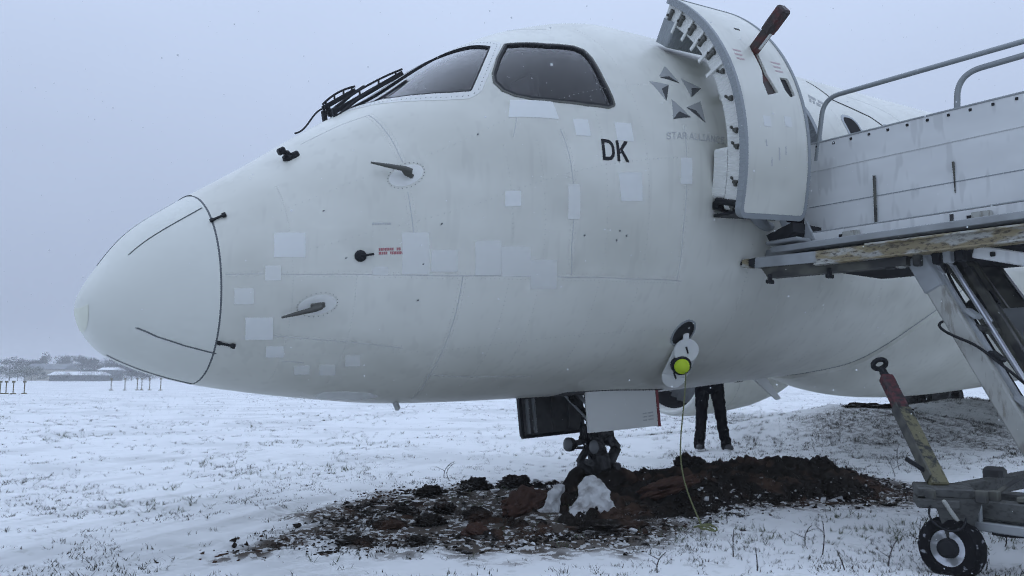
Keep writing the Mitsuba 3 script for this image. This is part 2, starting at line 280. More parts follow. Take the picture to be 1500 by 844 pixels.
D['strips']=[[[0.628,2.451],[0.491,2.418],[0.345,2.373],[0.377,4.034]],[[0.247,1.086],[0.349,0.967],[0.488,0.877],[0.657,0.8]],[[0.154,0.144],[0.236,0.165],[0.389,0.144],[0.642,0.106]]]
# ------------------------------------------------------------------ terrain
def sstep(a, b, x):
    t = np.clip((x - a) / (b - a), 0, 1)
    return t * t * (3 - 2 * t)
def n2(x, y, f, o=3, seed=0):
    return meshkit.fbm(np.stack([np.asarray(x) * f, np.asarray(y) * f, np.zeros_like(np.asarray(x, float)) + seed * 1.7], -1), o, seed)
MUD = Polygon([(-1.62, 5.28), (-1.03, 5.42), (-.28, 5.62), (.57, 5.75), (1.2, 6.3), (1.98, 7.0), (3.05, 7.2), (3.75, 7.9), (3.75, 8.7), (3.3, 9.5),
               (2.4, 9.6), (1.7, 9.1), (.66, 8.25), (-.4, 8.05), (-1.15, 7.8), (-1.35, 7.0), (-1.3, 6.2)])
def mud_depth(x, y):
    """metres inside (+) or outside (-) the churned patch"""
    p = shapely.points(np.ravel(x), np.ravel(y))
    d = shapely.distance(p, MUD.exterior)
    return np.where(shapely.contains(MUD, p), d, -d).reshape(np.shape(x))
def base_height(x, y):
    x, y = np.asarray(x, float), np.asarray(y, float)
    h = 0.05 * (n2(x, y, 0.16, 3, 2) - 0.5) * sstep(3, 9, np.hypot(x, y)) * (1 - sstep(30, 70, y))
    # the bank of earth pushed up beside the belly
    rough = 0.72 + 0.56 * n2(x, y, 0.8, 4, 31) + 0.16 * (n2(x, y, 3.1, 3, 32) - 0.5)
    h = h + rough * (0.60 * np.exp(-(((x - 6.0) / 1.8) ** 2 + ((y - 14.2) / 2.2) ** 2)) + 0.66 * np.exp(-(((x - 9.4) / 2.6) ** 2 + ((y - 17.3) / 1.9) ** 2))) + 0.16 * np.exp(-(((x - 9.2) / 2.6) ** 2 + ((y - 13.2) / 1.3) ** 2)) + 0.18 * np.exp(-(((x - 3.8) / 1.6) ** 2 + ((y - 14.0) / 1.2) ** 2))
    # the low mound round the sunk wheels
    h = h + 0.09 * np.exp(-(((x - 1.0) / 1.9) ** 2 + ((y - 7.7) / 0.95) ** 2)) + 0.11 * np.exp(-(((x - 2.9) / 0.9) ** 2 + ((y - 9.0) / 0.8) ** 2))
    return h
def snow_height(x, y):
    h = base_height(x, y)
    near = 1 - sstep(25, 60, np.hypot(x, y))
    h = h + near * (0.030 * (n2(x, y, 1.6, 3, 3) - 0.5) + 0.018 * (n2(x, y, 7.0, 3, 4) - 0.5))
    # old wheel ruts under the snow on the left, running away from the camera
    c, s = 0.34, 0.94
    u, w = x * s - y * c, x * c + y * s
    left = sstep(-0.6, -1.8, x) * sstep(4, 5.5, y) * (1 - sstep(11, 15, y))
    h = h + left * 0.10 * (meshkit.fbm(np.stack([u * 4.2, w * 0.28, 0 * u], -1), 3, 11) - 0.5)
    # snow broken up round the churned earth
    md = np.full(np.shape(x), -9.0)
    k = (x > -4) & (x < 6) & (y > 3) & (y < 12)
    md[k] = mud_depth(x[k], y[k])
    ring = np.exp(-((md + 0.1) / 0.45) ** 2)
    h = h + ring * 0.07 * (n2(x, y, 8.5, 4, 6) - 0.45)
    inside = sstep(0.0, 0.6, md)
    h = h + inside * (0.10 * (n2(x, y, 3.2, 3, 8) - 0.5) + 0.05 * (n2(x, y, 13, 3, 9) - 0.5) - 0.05 * sstep(.2, 1.4, x))
    return h
def axis(lo, hi, step, far_lo, far_hi, g):
    a = list(np.arange(lo, hi + step / 2, step))
    s, v = step, a[-1]
    while v < far_hi:
        s *= g; v += s; a.append(v)
    s, v, b = step, a[0], []
    while v > far_lo:
        s *= g; v -= s; b.append(v)
    return np.array(b[::-1] + a)
gx, gy = axis(-4.5, 6.5, 0.035, -720, 720, 1.07), axis(2.6, 12.5, 0.035, -720, 720, 1.07)
X, Y = np.meshgrid(gx, gy, indexing='ij')
snow_mesh = trimesh.Trimesh(np.stack([X, Y, snow_height(X, Y)], -1).reshape(-1, 3), grid_faces(len(gx), len(gy)), process=False)
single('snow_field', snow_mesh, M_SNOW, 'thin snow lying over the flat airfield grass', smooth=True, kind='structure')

def soil_height(x, y):
    md = mud_depth(x, y)
    big, mid, fine = n2(x, y, 1.9, 3, 21), n2(x, y, 5.0, 4, 22), n2(x, y, 17, 3, 23)
    right = sstep(0.1, 1.3, x - 0.05 * (y - 7))            # heavier churning towards the gear and beyond it
    lift = -0.03 + 0.15 * sstep(-0.15, 0.6, md) * (0.20 + 0.97 * right)
    lift = lift - 0.20 * sstep(0.05, -0.45, md)
    rid = np.abs(mid - 0.5) * 2
    return base_height(x, y) + lift + 0.18 * (big - 0.5) + 0.20 * (rid - 0.25) * sstep(-0.2, 0.3, md) + 0.11 * (fine - 0.5) + 0.05 * (n2(x, y, 38, 2, 24) - 0.5)
sx, sy = np.arange(-2.6, 4.9, 0.028), np.arange(4.6, 10.6, 0.028)
X2, Y2 = np.meshgrid(sx, sy, indexing='ij')
Z2 = soil_height(X2, Y2)
edge = np.minimum.reduce([X2 + 2.6, 4.9 - X2, Y2 - 4.6, 10.6 - Y2])
Z2 = Z2 - 0.4 * sstep(0.4, 0.0, edge)
single('churned_soil', trimesh.Trimesh(np.stack([X2, Y2, Z2], -1).reshape(-1, 3), grid_faces(len(sx), len(sy)), process=False), M_SOIL,
       'dark churned earth ploughed up round the sunk nose wheels', smooth=True, kind='structure')
def top_height(x, y):
    x, y = np.atleast_1d(np.asarray(x, float)), np.atleast_1d(np.asarray(y, float))
    h = snow_height(x, y)
    k = (x > -2.5) & (x < 4.8) & (y > 4.7) & (y < 10.5)
    if k.any(): h[k] = np.maximum(h[k], soil_height(x[k], y[k]))
    return h
def th1(x, y): return float(top_height(x, y)[0])

# ------------------------------------------------------------------ far background
def crown_mesh(w, h, n, seed, trunk_h):
    r = np.random.default_rng(seed)
    k = 7
    cs = np.stack([r.uniform(-.32, .32, k) * w, r.uniform(-.3, .3, k) * w, trunk_h + r.uniform(.2, .85, k) * (h - trunk_h)], -1)
    rad = r.uniform(.2, .36, k)[:, None] * np.array([w, w, (h - trunk_h) * 0.8])
    i = r.integers(0, k, n)
    d = r.normal(size=(n, 3)); d /= np.linalg.norm(d, axis=1, keepdims=True)
    c = cs[i] + d * rad[i] * r.uniform(.1, 1.08, (n, 1)) ** .6
    a, b = r.normal(size=(n, 3)), r.normal(size=(n, 3))
    s = 0.045 * h * r.uniform(.4, 1.2, (n, 1))
    a = a / np.linalg.norm(a, axis=1, keepdims=True) * s; b = b / np.linalg.norm(b, axis=1, keepdims=True) * s * .7
    v = np.stack([c - a, c + b, c + a], 1).reshape(-1, 3)
    return trimesh.Trimesh(v, np.arange(3 * n).reshape(-1, 3), process=False)
def tree(x, y, h, w, seed, label, name='tree', m=M_TREE, dens=2600):
    t = root(name, label, 'tree', 'hazy trees beyond the airfield')
    r = np.random.default_rng(seed)
    limbs = [tube([(0, 0, -.3), (0.02 * h, 0, h * .35), (0, 0.02 * h, h * .8)], [h * .028, h * .02, h * .006], 6)]
    for k in range(5):
        a = r.uniform(0, 6.28); z = h * r.uniform(.28, .55)
        limbs.append(tube([(0, 0, z), (math.cos(a) * w * .3, math.sin(a) * w * .3, z + h * r.uniform(.15, .35))], [h * .012, h * .004], 5))
    off = np.array([x, y, 0])
    tm = cat(limbs); tm.apply_translation(off)
    put('trunk', tm, M_BARK, t)
    cm = crown_mesh(w, h, dens, seed, h * .18); cm.apply_translation(off)
    put('crown', cm, m, t)
TREES = [(-191.0, 300, 8.5, 10, 'bare round tree at the far left edge of the field'),
         (-170.8, 280, 7.5, 9, 'second tree from the left edge beyond the field'),
         (-177.5, 300, 8.6, 9, 'grey tree just left of the pale house'),
         (-189.2, 330, 10.2, 6, 'tallest narrow tree standing behind the pale house'),
         (-161.5, 300, 9.6, 9, 'dark tree right of the pale house'),
         (-161.72, 310, 8.6, 11, 'broad tree above the snowy shed roof'),
         (-150.0, 300, 9.0, 10, 'hazy tree beside the radome tip'),
         (-139.68, 290, 7.6, 10, 'tree just below the radome edge'),
         (-129.27, 280, 6.0, 9, 'lower tree showing under the radome'),
         (-118.8, 270, 4.6, 8, 'last low tree before the radome bottom'),
         (-156.0, 260, 4.2, 9, 'low greenish bush in front of the pale house'),
         (-148.75, 255, 4.6, 7, 'greener bush at the corner of the pale house')]
for i, (xt, Yd, h, w, lab) in enumerate(TREES):
    tree(xt, Yd, h, w, 40 + i, lab, 'tree' if i < 10 else 'bush', M_TREE if i < 10 else M_TREE2)
# a far belt of woodland that reads as one mass
wood = []
for k in range(70):
    a = rng.uniform(-1.15, 0.95); R = rng.uniform(430, 520)
    h = rng.uniform(7, 12)
    c = crown_mesh(h * 1.6, h, 420, 300 + k, 0.3); c.apply_translation([math.sin(a) * R, math.cos(a) * R, -.3]); wood.append(c)
single('woodland', cat(wood), M_TREE, 'pale far belt of woodland fading into the haze along the horizon', 'woodland', kind='stuff')
hedge = []
for k, xh in enumerate(np.arange(-198, -98, 1.37)):
    Yd = 235 + rng.uniform(-8, 8)
    h = rng.uniform(1.8, 3.0) + (1.2 if -117.5 < xh < -101 else 0)
    c = crown_mesh(h * 1.9, h, 420, 700 + k, 0.1); c.apply_translation([xh, Yd, -.1]); hedge.append(c)
single('scrub', cat(hedge), M_TREE, 'low dark scrub along the edge of the field', 'scrub', kind='stuff')

def house(name, x0, x1, Yd, wall_h, roof_h, wall_m, roof_m, label, depth=9, wins=0):
    t = root(name, label, 'building', None)
    w = x1 - x0
    b = cbox((w, depth, wall_h + .5), .03); b.apply_translation([(x0 + x1) / 2, Yd + depth / 2, wall_h / 2 - .25]); put('wall', b, wall_m, t)
    o = .5
    v = np.array([(x0 - o, Yd - o, wall_h), (x1 + o, Yd - o, wall_h), (x1 + o, Yd + depth + o, wall_h), (x0 - o, Yd + depth + o, wall_h), (x0 - o, Yd + depth / 2, wall_h + roof_h), (x1 + o, Yd + depth / 2, wall_h + roof_h)])
    put('roof', trimesh.convex.convex_hull(np.vstack([v, v[:4] + [0, 0, .12]])), roof_m, t)
    for k in range(wins):
        q = cbox((w * .09, .1, wall_h * .22), .01); q.apply_translation([x0 + w * (k + .5) / wins, Yd - .03, wall_h * .62]); put('window', q, M_DARK, t)
house('house', -165.67, -152.6, 280, 3.8, 2.0, M_HOUSE, M_HOUSE2, 'pale two storey house among the trees beyond the field', wins=5)
house('shed', -133.68, -119.79, 238, 1.7, 1.1, M_HOUSE2, M_SNOWP, 'long low shed with a bright snowy roof', depth=7)
house('barn', -131.44, -127.07, 262, 3.4, .9, M_HOUSE2, M_SNOWP, 'small snowy roofed barn right of the long shed', depth=7)
for i, (x, Yd) in enumerate([(-34.1, 55), (-33.71, 55), (-33.23, 55), (-32.79, 55.5), (-34.01, 70), (-32.84, 70), (-32.25, 71), (-31.86, 71), (-31.18, 71), (-29.81, 70)]):
    g = 'left group' if i < 4 else 'right group'
    names = ['first', 'second', 'third', 'fourth', 'fifth', 'sixth']
    t = root('marker_post', f'{names[i if i < 4 else i - 4]} from the left in the {g} of thin light posts in the snow', 'marker post', 'thin approach light posts in the snow')
    h = .78 if i < 4 else .95
    put('post', tube([(x, Yd, -.1), (x, Yd, h)], .035, 8), M_POST, t)
    hd = cbox((.17, .17, .13), .02); hd.apply_translation([x, Yd, h + .03]); put('lamp_head', hd, M_POST, t)
    bs = cbox((.26, .26, .08), .02); bs.apply_translation([x, Yd, .03]); put('base_plate', bs, M_POST, t)
# ------------------------------------------------------------------ the airliner: its own axes are s (aft of the nose tip), y (to port), z (up)
YAW, NOSE_DOWN, ROLL = 0.904, 0.0757, 0.0013
TIP = np.array([-2.6582, 4.8604, 2.2397])
AX = np.array([math.sin(YAW) * math.cos(NOSE_DOWN), math.cos(YAW) * math.cos(NOSE_DOWN), math.sin(NOSE_DOWN)])
PT = np.array([math.cos(YAW), -math.sin(YAW), 0.0])
UP = np.cross(AX, -PT); UP = UP if UP[2] > 0 else -UP
JET_M = np.eye(4)
JET_M[:3, 0], JET_M[:3, 1], JET_M[:3, 2], JET_M[:3, 3] = AX, PT * math.cos(ROLL) - UP * math.sin(ROLL), PT * math.sin(ROLL) + UP * math.cos(ROLL), TIP
def W(p): return np.asarray(p, float) @ JET_M[:3, :3].T + JET_M[:3, 3]
KS = [0, .03, .12, .3, .6, 1.0, 1.5, 2.0, 2.6, 3.2, 4.0, 5.0, 22.0, 25.5, 29.0, 33.0, 35.8, 36.2]
TOPK = [-.729, -.624, -.484, -.264, -.052, .19, .509, .803, 1.208, 1.506, 1.69, 1.70, 1.70, 1.70, 1.70, 1.62, 1.45, 1.2]
BOTK = [-.729, -.862, -.993, -1.108, -1.222, -1.318, -1.412, -1.487, -1.532, -1.563, -1.60, -1.66, -1.66, -1.45, -.75, .25, .85, 1.1]
WIDK = [0, .166, .301, .453, .647, .825, 1.002, 1.166, 1.322, 1.443, 1.52, 1.525, 1.525, 1.45, 1.12, .62, .25, .03]
PF = [PchipInterpolator(np.sqrt(KS), k) for k in (TOPK, BOTK, WIDK)]
def surf(s, th):
    s, th = np.broadcast_arrays(np.asarray(s, float), np.asarray(th, float))
    q = np.sqrt(np.clip(s, 0, 36.2)); T, B, Wd = (f(q) for f in PF)
    zc = B + (T - B) * .527
    c, sn = np.cos(th), np.sin(th); e = 2 / 2.081
    ca, sa = np.sign(c) * np.abs(c) ** e, np.sign(sn) * np.abs(sn) ** e
    return np.stack([s, Wd * sa, np.where(c > 0, zc - (zc - B) * ca, zc - (T - zc) * ca)], -1)
def normal(s, th):
    e = 2e-3
    a = surf(np.asarray(s) + e, th) - surf(np.maximum(np.asarray(s) - e, 0), th)
    b = surf(s, np.asarray(th) + e) - surf(s, np.asarray(th) - e)
    n = np.cross(b, a); n /= np.maximum(np.linalg.norm(n, axis=-1, keepdims=True), 1e-9)
    c = surf(s, th); c = np.stack([0 * c[..., 0], c[..., 1], c[..., 2]], -1)
    return n * np.sign(np.sum(n * c, -1, keepdims=True) + 1e-12)
def skin(s, th, off=0.0):
    return surf(s, th) + normal(s, th) * np.asarray(off)[..., None]
VM = 1.5                                             # metres per radian when laying things out on the skin
def lay(poly, top, base, size=.05, fn=None):
    """a thin plate laid over the skin: poly in (s, VM*angle)"""
    fn = fn or skin
    out = []
    for g in getattr(poly, 'geoms', [poly]):
        if g.is_empty or g.area < 1e-7: continue
        v, f = trimesh.creation.triangulate_polygon(g, engine='earcut')
        v = np.column_stack([v, np.zeros(len(v))])
        v, f = trimesh.remesh.subdivide_to_size(v, f, size, max_iter=12)
        m = trimesh.Trimesh(v, f, process=True); m.merge_vertices()
        v, f = np.array(m.vertices), np.array(m.faces)
        up = fn(v[:, 0], v[:, 1] / VM, np.full(len(v), top)); lo = fn(v[:, 0], v[:, 1] / VM, np.full(len(v), base))
        e = np.sort(m.edges, axis=1); u, cnt = np.unique(e, axis=0, return_counts=True); b = u[cnt == 1]; n = len(v)
        side = np.concatenate([np.stack([b[:, 0], b[:, 1], b[:, 1] + n], -1), np.stack([b[:, 0], b[:, 1] + n, b[:, 0] + n], -1)])
        out.append(trimesh.Trimesh(np.vstack([up, lo]), np.vstack([f, side]), process=False))
    return cat(out)
def P2(l): return Polygon([(a, b * VM) for a, b in l])
def L2(l, w, cap=2): return LineString([(a, b * VM) for a, b in l]).buffer(w / 2, cap_style=cap, join_style=1)
def jet(name, mesh, m, parent=None, smooth=False, label=None, kind=None):
    mm = trimesh.Trimesh(np.array(mesh.vertices), np.array(mesh.faces), process=False)
    mm.apply_transform(JET_M)
    return put(name, mm, m, parent or JET, smooth, label, kind)
JET = root('passenger_jet', 'white twin engine airliner resting nose down with its nose wheels sunk in mud', 'airplane')

SIDE = P2(D['side']).buffer(.012).buffer(-.012)
WIND = P2(D['wind_low'] + [[2.745, 2.85], [2.69, 3.0], [2.64, 3.105], [1.80, 3.105], [1.82, 2.98]]).buffer(-.015).buffer(.015)
mirror = lambda g: Polygon([(x, 2 * math.pi * VM - y) for x, y in g.exterior.coords])
HOLES = [SIDE, WIND]
DOOR_S = (5.10, 5.86)
DOORH = Polygon([(DOOR_S[0], 1.39 * VM), (DOOR_S[1], 1.39 * VM), (DOOR_S[1], 2.12 * VM), (DOOR_S[0], 2.12 * VM)]).buffer(-.1).buffer(.1)
def shell(ss, th, off, holes, grow=0.0):
    S_, T_ = np.meshgrid(ss, th, indexing='ij')
    v = (skin(S_, T_, np.full(S_.shape, off)) if off else surf(S_, T_)).reshape(-1, 3)
    f = grid_faces(len(ss), len(th), True)
    u, w = S_.reshape(-1), T_.reshape(-1) * VM
    w2 = w[f]; wrapd = (w2.max(1) - w2.min(1)) > math.pi * VM
    w2 = np.where(wrapd[:, None] & (w2 < math.pi * VM), w2 + 2 * math.pi * VM, w2)
    cu, cw = u[f].mean(1), w2.mean(1)
    keep = np.ones(len(f), bool)
    for h in holes: keep &= ~shapely.contains_xy(h.buffer(grow), cu, cw)
    return trimesh.Trimesh(v, f[keep], process=False)
RAD = .645
ss = np.concatenate([np.linspace(RAD, 1.5, 24), np.arange(1.52, 3.6, .018), np.arange(3.62, 5.0, .05), np.arange(5.0, 6.0, .02), np.arange(6.1, 12, .15), np.arange(12, 36.2, .5), [36.19]])
th = np.arange(360) / 360 * 2 * np.pi
FUS = jet('fuselage', shell(ss, th, 0, HOLES + [DOORH], .004), M_SKIN, smooth=35)
rs = np.linspace(.004, math.sqrt(RAD), 60) ** 2
thr = np.arange(180) / 180 * 2 * np.pi
rm = shell(np.r_[rs], thr, 0, [])
tipv = len(rm.vertices); rf = [[tipv, (k + 1) % 180, k] for k in range(180)]
RADOME = jet('radome', trimesh.Trimesh(np.vstack([rm.vertices, surf(0.0, 0.0)[None]]), np.vstack([rm.faces, rf]), process=False), M_RADOME, smooth=True, label='rounded white nose cone')
def ring(s0, s1, o0, o1, t0, t1, n=200):
    t = np.linspace(t0, t1, n)
    v = np.concatenate([skin(np.full(n, s_), t, np.full(n, o_)) for s_, o_ in ((s0, o1), (s0, o0), (s1, o0), (s1, o1))])
    return trimesh.Trimesh(v, grid_faces(4, n), process=False)
jet('seam', ring(RAD - .005, RAD + .005, .0007, -.006, -.6, 2.85), M_SEAMD, RADOME, label='dark joint round the back of the nose cone')
jet('seam', ring(RAD - .0025, RAD + .0025, .0007, -.006, 2.85, 3.3), M_SEAMD, RADOME)
cap = np.linspace(.004, math.sqrt(.036), 14) ** 2
cm = shell(cap, thr, .0022, []); n0 = len(cm.vertices)
jet('cap', trimesh.Trimesh(np.vstack([cm.vertices, surf(0.0, 0.0)[None] - [.0022, 0, 0]]), np.vstack([cm.faces, [[n0, (k + 1) % 180, k] for k in range(180)]]), process=False), M_NOSE, RADOME, True, 'pale yellowish cap on the tip of the nose')
for l in ([[.628, 2.451], [.491, 2.418], [.345, 2.373], [.235, 2.33]], D['strips'][1], D['strips'][2], [[.62, 3.25], [.4, 3.28], [.14, 3.36]], [[.628, 3.83], [.345, 3.91], [.235, 3.95]], [[.247, 5.2], [.488, 5.4], [.657, 5.48]]):
    jet('diverter_strip', lay(L2(l, .013), .005, -.004, .04), M_SEAMD, RADOME)
def on(s, th, off=0.0): return skin(np.float64(s), np.float64(th), np.float64(off))
for nm in ('latch1', 'latch2'):
    a, b = D['pts'][nm]
    A, B = on(*a, .008), on(*b, .014)
    mid = (A + B) / 2
    jet('latch', cat([bar(A, B, .014, .012, .003, normal(*b)), bar(B - (B - A) * .25, B, .028, .022, .004, normal(*b)), bar(A, A + (B - A) * .25, .024, .016, .004, normal(*b))]), M_BLACK, RADOME)

# skin joints, repair patches, lettering
for i, l in enumerate(D['seamlines']):
    w = .006 if i < 6 else .005
    jet('skin_joint', lay(L2(l, w), .0012, -.002, .06), M_SEAM, FUS)
def rivets(l, off, gap=.034, r=.0032):
    line = LineString([(a, b * VM) for a, b in l]).offset_curve(off)
    g = shapely.union_all([line.interpolate(d).buffer(r, 2) for d in np.arange(0, line.length, gap)])
    jet('rivet_row', lay(g, .0012, -.001, .05), M_RIVET, FUS, kind='stuff')
for l in D['seamlines'][:8]:
    rivets(l, .022); rivets(l, -.022)
for s_, t0_, t1_ in ((1.02, .5, 2.3), (1.38, .5, 1.4), (2.38, .45, 1.9), (2.62, .45, 1.85), (3.12, .4, 2.0), (3.5, .4, 2.6), (4.72, .4, 1.3), (5.3, .4, 1.3), (5.9, .4, 1.9), (6.4, .4, 2.3), (7.0, .4, 2.3)):
    rivets([[s_, t] for t in np.linspace(t0_, t1_, 14)], 0.0)
for t_ in (.82, 1.62, 2.02):
    rivets([[s, t_] for s in np.linspace(1.0 if t_ > 1 else .9, 4.0, 30)], 0.0, .04)
for i, p in enumerate(D['patches']):
    jet('repair_patch', lay(P2(p).buffer(.008).buffer(-.002), .0022 + .0004 * (i % 4), -.001, .06), M_PATCH if i in (0, 6, 7, 8, 9, 10, 12, 13, 17) else M_PATCH2, FUS)
jet('repair_patch', lay(P2(D['oval']).buffer(.01), .0025, -.001, .06), M_PATCH, FUS, label='long oval patch low under the nose')
jet('dark_stripe', lay(L2(D['darkstripe'], .022, 1), .003, -.002, .05), M_BLACK, FUS, label='thin dark curved stripe behind the open door')  # narrow dark strip laid over the skin
def on_quad(mesh, x0, x1, y0, y1, quad, off):
    """lettering mesh (xy plane) onto a quad of skin places: top left, top right, bottom right, bottom left"""
    v = np.array(mesh.vertices); q = np.array(quad, float)
    a, b = ((v[:, 0] - x0) / (x1 - x0))[:, None], ((y1 - v[:, 1]) / (y1 - y0))[:, None]
    p = (q[0] * (1 - a) + q[1] * a) * (1 - b) + (q[3] * (1 - a) + q[2] * a) * b
    z = v[:, 2]
    return trimesh.Trimesh(skin(p[:, 0], p[:, 1], off + z), mesh.faces, process=False)
def letters(text, quad, m, name, bold=False, depth=.0015, label=None):
    t = meshkit.text_mesh(text, 1.0, depth, bold)
    v, f = trimesh.remesh.subdivide_to_size(np.array(t.vertices), np.array(t.faces), .35, max_iter=8)
    t = trimesh.Trimesh(v, f, process=False)
    lo, hi = t.bounds
    jet(name, on_quad(t, lo[0], hi[0], lo[1], hi[1], quad, .002), m, FUS, label=label)
letters('DK', D['DKbox'], M_BLACK, 'lettering', True, label='large black letters DK')
letters('STAR ALLIANCE', D['starx'], M_TEXTG, 'lettering', label='small grey words STAR ALLIANCE')
for g, k in zip(D['star_grey'], D['star_dark']):
    e = jet('emblem_point', lay(P2(g), .0022, -.001, .05), M_STAR1, FUS)
    jet('shade', lay(P2(k), .0036, .0015, .05), M_STAR2, e)
def marks(quad, rows, m, name, seed):
    """rows of tiny unreadable print"""
    r = np.random.default_rng(seed); q = np.array(quad); out = []
    for k in range(rows):
        x = 0.0
        while x < .97:
            w = r.uniform(.04, .1)
            if r.random() < .84:
                b0, b1 = (k + .12) / rows, (k + .86) / rows
                c = [(a, b) for a, b in ((x, b0), (min(x + w, 1), b0), (min(x + w, 1), b1), (x, b1))]
                out.append(Polygon([tuple(((q[0] * (1 - a) + q[1] * a) * (1 - b) + (q[3] * (1 - a) + q[2] * a) * b) * [1, VM]) for a, b in c]))
            x += w + .022
    jet(name, lay(shapely.union_all(out), .0022, -.001, .08), m, FUS)
marks(D['pts']['redtext'], 2, M_TEXTR, 'red_placard', 3)
marks(D['pts']['dtext'], 1, M_SEAM, 'small_print', 4)
marks(D['pts']['btext'], 2, M_SEAMD, 'small_print', 5)
marks(D['pts']['reg'], 2, M_STAR1, 'small_print', 6)
jet('small_print', lay(L2(D['pts']['dash'], .008), .002, -.001), M_SEAM, FUS)
for s_, t_ in D['pts']['dots']:
    jet('fastener', lay(Point(s_, t_ * VM).buffer(.0065), .003, -.001), M_SEAMD, FUS)
def ringdots(c, r, n, m=M_SEAMD):
    g = shapely.union_all([Point(c[0] + r * math.cos(a), (c[1]) * VM + r * 1.12 * math.sin(a)).buffer(.0034) for a in np.arange(n) / n * 2 * np.pi])
    jet('rivet_ring', lay(g, .003, -.001, .02), m, FUS)
    jet('probe_plate', lay(Point(c[0], c[1] * VM).buffer(r * .93), .0018, -.001, .04), M_PATCH2, FUS)
for c in D['rings']:
    ringdots(c, .115, 26)

# cockpit glazing
def framing(g, grow, name, m, top=.004, par=None):
    fr = g.buffer(grow).difference(g.buffer(-.012))
    return jet(name, lay(fr, top, -.03, .03), m, par or FUS)
for k, (g, nm) in enumerate([(SIDE, 'side_window'), (WIND, 'windshield'), (mirror(SIDE), 'side_window'), (mirror(WIND), 'windshield')]):
    if k > 1:  # far-side panes made opaque, added to keep sky from showing through the cockpit
        key = jet(nm, lay(g, .004, -.004, .06), M_OPAQUE_PANE, smooth=30)
        jet('frame', lay(g.buffer(.03).difference(g.buffer(-.02)), .007, -.004, .04), M_SEAL, key)
        continue
    outer = lay(g.buffer(-.008), -.012, -.0125, .06)
    nV = len(outer.vertices) // 2
    pane = trimesh.Trimesh(outer.vertices[:nV], [f for f in outer.faces if max(f) < nV], process=False)
    key = jet(nm, pane, M_GLASS, smooth=True)
    jet('seal', lay(g.buffer(.006).difference(g.buffer(-.013 if 'side' in nm else -.009)), .003, -.03, .03), M_RUBBER, key)
    if 'side' in nm:
        jet('frame', lay(g.buffer(.020).difference(g.buffer(.004)), .005, -.02, .03), M_PROBE, key)
    else:
        jet('frame', lay(g.buffer(.085, join_style=2).difference(g.buffer(.005)), .003, -.012, .04), M_PATCH2, key)
        gg = g.buffer(.055, join_style=2).exterior
        jet('screw', lay(shapely.union_all([gg.interpolate(d).buffer(.0042) for d in np.arange(0, gg.length, .045)]), .0045, .001, .02), M_SEAMD, key, kind='stuff')
jet('cockpit_liner', shell(np.arange(1.3, 3.75, .03), np.arange(240) / 240 * 2 * np.pi, -.06, HOLES, -.0), M_COCK, smooth=True)
bk = surf(np.full(80, 3.7), np.arange(80) / 80 * 2 * np.pi) * [1, .97, .97]
jet('cockpit_bulkhead', trimesh.Trimesh(np.vstack([bk, [3.7, 0, 0]]), [[k, (k + 1) % 80, 80] for k in range(80)], process=False), M_COCK)
fl = cbox((1.5, 1.9, .04)); fl.apply_translation([2.9, 0, -.1]); jet('cockpit_floor', fl, M_DARK)
pn = cbox((.35, 1.3, .3), .05); pn.apply_translation([2.2, 0, .38]); jet('instrument_panel', pn, M_DARK)
for s in (-1, 1):
    st = cat([orient(cbox((.12, .46, .75), .05), (3.22, .5 * s, .42), (1, 0, -.12)), orient(cbox((.1, .28, .2), .04), (3.2, .5 * s, .92), (1, 0, 0))])
    jet('pilot_seat', st, M_COCK)
# wipers
def wiper(arm, blade, w=.028):
    t = jet('wiper', tube(smooth_path(arm, 6), np.linspace(.012, .009, 6 * (len(arm) - 1) + 1), 8), M_BLACK)
    b = np.array(blade, float)
    jet('blade', cat([bar(b[0], b[-1], w, w * 1.3, .004), tube(smooth_path([b[0] + [0, 0, .03], b.mean(0) + [0, 0, .055], b[-1] + [0, 0, .03]], 5), .009, 6)] +
                     [bar(b[0] * (1 - q) + b[-1] * q, b[0] * (1 - q) + b[-1] * q + [0, 0, .045], .012, .012, .002, (1, 0, 0)) for q in (.1, .36, .64, .9)]), M_BLACK, t)
    pv = np.array(arm[0], float)
    jet('pivot', bar(pv, pv + [-.02, 0, .07], .035, .035, .008, (1, 0, 0)), M_BLACK, t)
wiper([(1.69, .16, .60), (1.85, .16, .74), (2.02, .15, .865)], [(1.70, .12, .655), (2.29, .12, 1.035)], .027)
wiper([(1.80, -.15, .70), (1.95, -.15, .86), (2.10, -.15, .98)], [(1.74, -.15, .755), (2.02, -.15, .935)], .027)
jet('wiper_arm', tube(smooth_path([(1.468, -.06, .512), (1.50, -.07, .525), (1.61, -.11, .63), (1.745, -.15, .755)], 6), .007, 7), M_BLACK)
pv = np.array([1.755, -.15, .69]); jet('wiper_pivot', cat([bar(pv - [0, 0, .04], pv + [-.01, 0, .05], .04, .035, .01, (1, 0, 0))]), M_BLACK)

